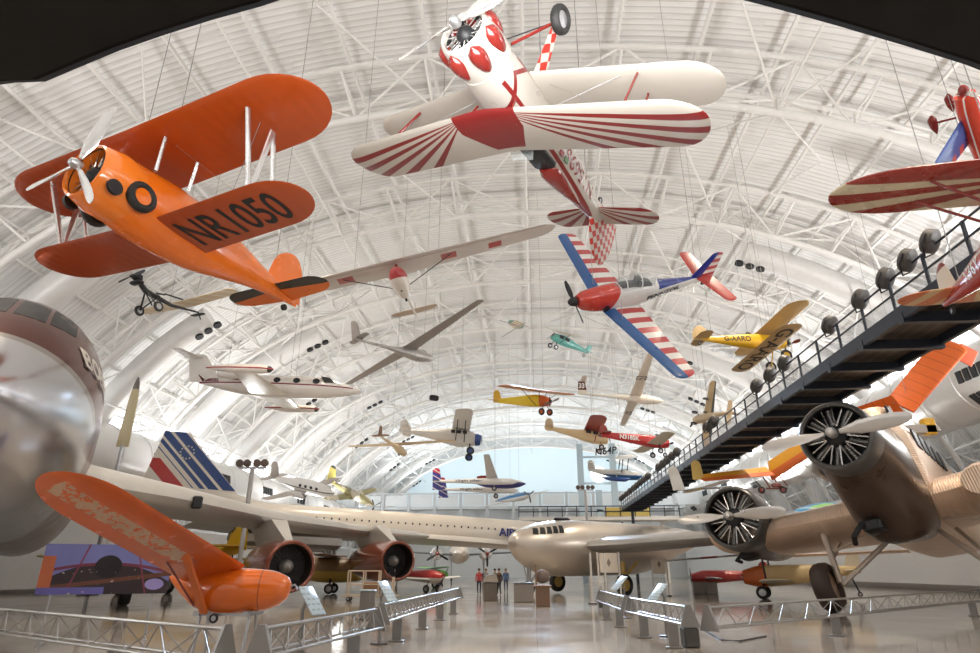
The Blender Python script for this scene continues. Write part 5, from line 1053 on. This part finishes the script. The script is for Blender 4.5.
p, F = bg('flying_boat', 'brown and gold fuselage on the floor between the two copper engine pods', 326, 574, 49, (0, .02, .1), [(4, .2, .25, .1), (2.8, .8, .9, 0), (0, .95, 1.05, 0), (-3, .6, .7, .2), (-6, .1, .2, .5)], pm('brown hull gold belly', (.20, .12, .05), .4, layers=[('lt(z,-0.1)', (.42, .28, .06))]), [('wing', wg(5, 1.2, 2.0, 1.0, 1.5, 1.1, 1.2), .12, M_brn)], (-5, 1, 1.8, .5), (-4.8, 1.3, 1.6, .4), M_brn, s=.85, zoff=1.95 * .85, wheels=[((.6, 1.1, -1.5), .42), ((.6, -1.1, -1.5), .42), ((-5.2, 0, -1.65), .28)], struts=[((.6, .6, -.6), (.6, 1.1, -1.4), .1), ((.6, -.6, -.6), (.6, -1.1, -1.4), .1), ((-5.2, 0, -1.5), (-5, 0, .2), .06)])
p, F = bg('light_monoplane', 'red and white small airplane behind the left aisle barrier', 425, 577, 53, (0, .03, -.5), [(1.8, .3, .3, 0), (.8, .46, .5, .02), (-1, .3, .4, .04), (-3.6, .05, .14, .1)], pm('red and white fuselage', (.5, .05, .05), .3, layers=[('lt(z,-0.05)', (.7, .67, .62))]), [('wing', wg(4.2, .9, 1.4, .8, 1.1, -.2, 0), .12, M_white)], (-3, .8, 1.2, .1), (-2.9, .9, 1.0, .1, pm('green fin', (.10, .36, .05), .4)), M_white, zoff=1.15, wheels=[((.8, .8, -.85), .3), ((.8, -.8, -.85), .3), ((-3.3, 0, -1.02), .13)], struts=[((.7, .4, -.3), (.8, .8, -.8), .05), ((.7, -.4, -.3), (.8, -.8, -.8), .05), ((-3.3, 0, -.95), (-3.1, 0, 0), .04)], prop=((1.85, 0, 0), .9, 2, .9, M_dark))
p, F = bg('sport_airplane', 'green finned small airplane at the outer copper engine pod', 430, 566, 64, (0, 0, .5), [(1.8, .3, .3, 0), (.8, .46, .5, .02), (-1, .3, .4, .04), (-3.6, .05, .14, .1)], pm('bright green', (.12, .40, .05), .4), [('wing', wg(3.6, .9, 1.4, .8, 1.1, .6, .7), .12, pm('bright green', (.1, .4, .05)))], (-3, .8, 1.2, .1), (-2.6, 1.6, 2.0, .1), pm('bright green', (.1, .4, .05)), zoff=1.2, wheels=[((.8, .8, -.9), .3), ((.8, -.8, -.9), .3), ((-3.3, 0, -1.06), .13)], struts=[((.7, .4, -.3), (.8, .8, -.8), .05), ((.7, -.4, -.3), (.8, -.8, -.8), .05), ((-3.3, 0, -.95), (-3.1, 0, 0), .04)])
# bomber seen under the white airliner
g = aty(458, 566, 92); p = thing('propeller_airliner', 'silver twin engine airplane with dark wing under the white airliner', 'airplane', (g.x, g.y, 3.6), (0, 0, -1.3))
MB().fus([(5, .3, .3, .1), (3.6, 1., 1.1, .1), (0, 1.2, 1.3, .1), (-7, .3, .5, .5)], 20).build('fuselage', M_b3, p); MB().wing(wg(11, 2.2, 3.2, 1.6, 1.8, -.1, .5, .4), .12).build('wing', pm('dark wing', (.06, .065, .07), .4), p)
MB().wing(wst(.2, 3.2, -5.2, 2.2, -6, 1.4, 0, 0), .1, vert=True, flat=1).build('fin', M_b3, p)
for sy in (-1, 1):
    MB().fus([(3.6, .7, .7, .1), (2.6, .85, .85, .1), (0, .5, .5, .1), (-1.2, .1, .1, .1)], 18).build('engine_nacelle', M_alu, p).location = (0, sy * 3.4, 0); radial(p, (3.65, sy * 3.4, .1), .68, 9, M_cyl, M_dark); propeller(p, (3.9, sy * 3.4, .1), 1.7, 3, .5 * sy, M_dark, M_steel, sm=M_redp, spin=(.4, .25))
    fl_ = -3.6 + .02; gear(p, 1.6, (sy * 3.4,), -.4, .65, .4, .14)
gear(p, -6.2, (0,), .2, .3, .2, .08)
# scaffold trolley behind the outer pod
g = atz(370, 601, 0); p = thing('scaffold_trolley', 'cream framed scaffold trolley below the outer copper pod', 'trolley', (g.x, g.y, 0), (0, 0, .1), .8); mt = pm('cream scaffold tube', (.58, .46, .34), .45)
for x in (-1.6, -.5, .6, 1.6):
    for y in (-.5, .5): MB().tube([(x, y, .2), (x, y, 2.0 if x < .7 else 1.6)], .05, 6).build('post', mt, p)
MB().box((0, 0, .35), (4.0, 1.2, .1)).build('platform', mt, p, smooth=False); MB().box((.3, 0, 1.0), (1.6, .9, .5), bev=.04).build('crate', pm('brown crate', (.3, .16, .08), .5), p)
for z in (1.1, 2.0): MB().tube([(-1.6, -.5, z), (.6, -.5, z), (.6, .5, z), (-1.6, .5, z)], .04, 6, close=True).build('rail', mt, p)
for x in (-1.5, 1.5):
    for y in (-.45, .45): wheel(p, (x, y, .16), .16, .1, M_tyre, M_steel)
# ---- ultralights hanging on the right under the walkway
Y = 44; A_, B_, C_ = aty(700, 478, Y), aty(770, 471, Y), aty(812, 444, Y - 3)
p = thing('ultralight', 'orange and yellow flying wing ultralight under the dark walkway', 'ultralight', tuple(B_)); M_uy = pm('orange yellow sailcloth', (.78, .36, .02), .45, layers=[('gt(x,0.15)', (.70, .15, .03))])
def panel(P, Q, c0, c1, mat, name, t=.12, par=None, ch=Vector((.25, -.8, -.45))):
    ay = (Q - P); L = ay.length; ay.normalize(); ax = (ch - ay * ch.dot(ay)).normalized(); az = ax.cross(ay)
    w = MB().wing(wst(0, L, c0 * .5, c0, c1 * .5, c1, 0, 0, .2), t).build(name, mat, par); w.location = P; w.rotation_euler = Matrix((ax, ay, az)).transposed().to_euler(); return w
panel(Vector((0, 0, 0)), A_ - B_, 1.5, 1.1, M_uy, 'wing', par=p); panel(Vector((0, 0, 0)), C_ - B_, 1.5, 1.4, M_uy, 'wing', par=p)
MB().wing(wst(-.1, 1.2, .3, .8, .1, .6, 0, 0), .1, vert=True).build('tip_fin', pm('tan tip fin', (.6, .42, .12), .4), p).location = A_ - B_
for a, b in (((0, 0, 0), (.3, -.4, -1.2)), ((-.7, 0, 0), (-.3, -.4, -1.2)), ((.3, 0, 0), (.9, -.3, -1.0)), ((-.6, -.4, -1.2), (.8, -.4, -1.2))): strut(p, a, b, .05, pm('red brown frame', (.2, .05, .03), .4), name='frame_tube')
for x in (-.9, .5): wheel(p, (x, -.4, -1.3), .24, .1, M_tyre, M_redp)
MB().box((.1, -.4, -1.0), (.6, .4, .25), bev=.06).build('seat', M_redp, p); cables(p, [(0, 0, .1), (1.2, -.8, .6)])
p = thing('ultralight', 'white and yellow ultralight left of the orange flying wing', 'ultralight', tuple(aty(712, 486, 50)), (0, -.06, .2))
MB().wing(both(wst(0, 2.6, .4, 1.1, .3, .8, 0, .1)), .12).build('wing', M_white, p); MB().tube([(1.6, 0, -.1), (-2.4, 0, -.25)], .07, 8).build('boom', M_steel, p)
MB().wing(wst(-.2, 1.6, -2.2, 1., -2.6, .8, 0, 0), .1, vert=True).build('fin', M_white, p); MB().wing(both(wst(0, 1.4, -1.2, 1.0, -1.3, .7, -.3, -.3)), .1).build('tailplane', M_yel, p)
MB().box((1.3, 0, -.8), (.5, .4, .3), bev=.06).build('seat', M_redp, p); strut(p, (.3, 0, -.1), (1.3, 0, -.7), .05, M_dark, name='frame_tube'); wheel(p, (1.5, .3, -1.15), .18, .09, M_tyre, M_redp); wheel(p, (1.5, -.3, -1.15), .18, .09, M_tyre, M_redp); strut(p, (1.4, 0, -.8), (1.5, .25, -1.1), .04, M_dark, name='frame_tube'); cables(p, [(.2, .8, .1), (.2, -.8, .1)])
Y = 36; A_, B_ = aty(954, 342, Y), aty(900, 406, Y)
p = thing('ultralight', 'bright orange ribbed ultralight wing above the corrugated airplane', 'ultralight', tuple(B_)); M_uo = pm('bright orange sailcloth', (.74, .13, .008), .45, bump='wrap(y,0.35)', bstr=.5, layers=[('gt(frac(y/0.62),0.94)', (.4, .06, .0))])
panel(Vector((0, 0, 0)), A_ - B_, 1.5, 1.7, M_uo, 'wing', par=p, ch=Vector((.9, -.5, -.5))); panel(Vector((0, 0, 0)), (B_ - A_) * .5 + Vector((0, 3, 1.5)), 1.5, 1.5, M_uo, 'wing', par=p, ch=Vector((.9, -.5, -.5)))
tl = MB().box((0, 0, 0), (1.0, .06, 1.1), bev=.02).build('tail_panel', pm('red orange panel', (.60, .12, .05), .45), p); tl.location = aty(966, 355, Y) - B_; tl.rotation_euler = (0, .6, 0)
for a, b in (((0, 0, 0), (.6, -.4, -1.5)), ((-.6, 0, 0), (-.4, -.4, -1.5)), ((-1.6, -.4, -1.5), (1.6, -.4, -1.5)), ((.7, 0, .6), (1.6, -.4, -1.5))): strut(p, a, b, .05, M_gr, name='frame_tube')
MB().bar(tuple(aty(964, 352, Y) - B_), tuple(A_ - B_ ), .04, .04).build('tail_tube', M_steel, p)
MB().box((0, -.4, -1.45), (2.6, .5, .5), bev=.05).build('pod', pm('grey pod', (.4, .38, .36), .4), p); MB().box((1.0, -.4, -1.3), (.6, .5, .9), bev=.05).build('yellow_tank', M_yel, p); cables(p, [(.5, 0, .6), (-.3, 0, .1)])
p = thing('hang_glider', 'blue and green hang glider wing hanging right of the brown engine nacelle', 'hang glider', tuple(aty(818, 508, 46)), (.3, -.12, .1))
MB().wing(both(wst(0, 1.0, 1.9, 3.6, 1.5, 2.6, 0, 0, .9)), .1).build('sail', pm('blue and green sail', (.02, .22, .45), .4, layers=[('lt((x-0.2)*(x-0.2)*0.6+(y+0.2)*(y+0.2)*3,0.5)', (.22, .50, .12)), ('lt(abs(x+0.8+y),0.12)', (.6, .65, .6))]), p)
MB().tube([(1.9, 0, -.1), (-1.8, 0, -.2)], .05, 6).build('keel_tube', M_steel, p); cables(p, [(0, 0, .1), (1, 0, .1)])
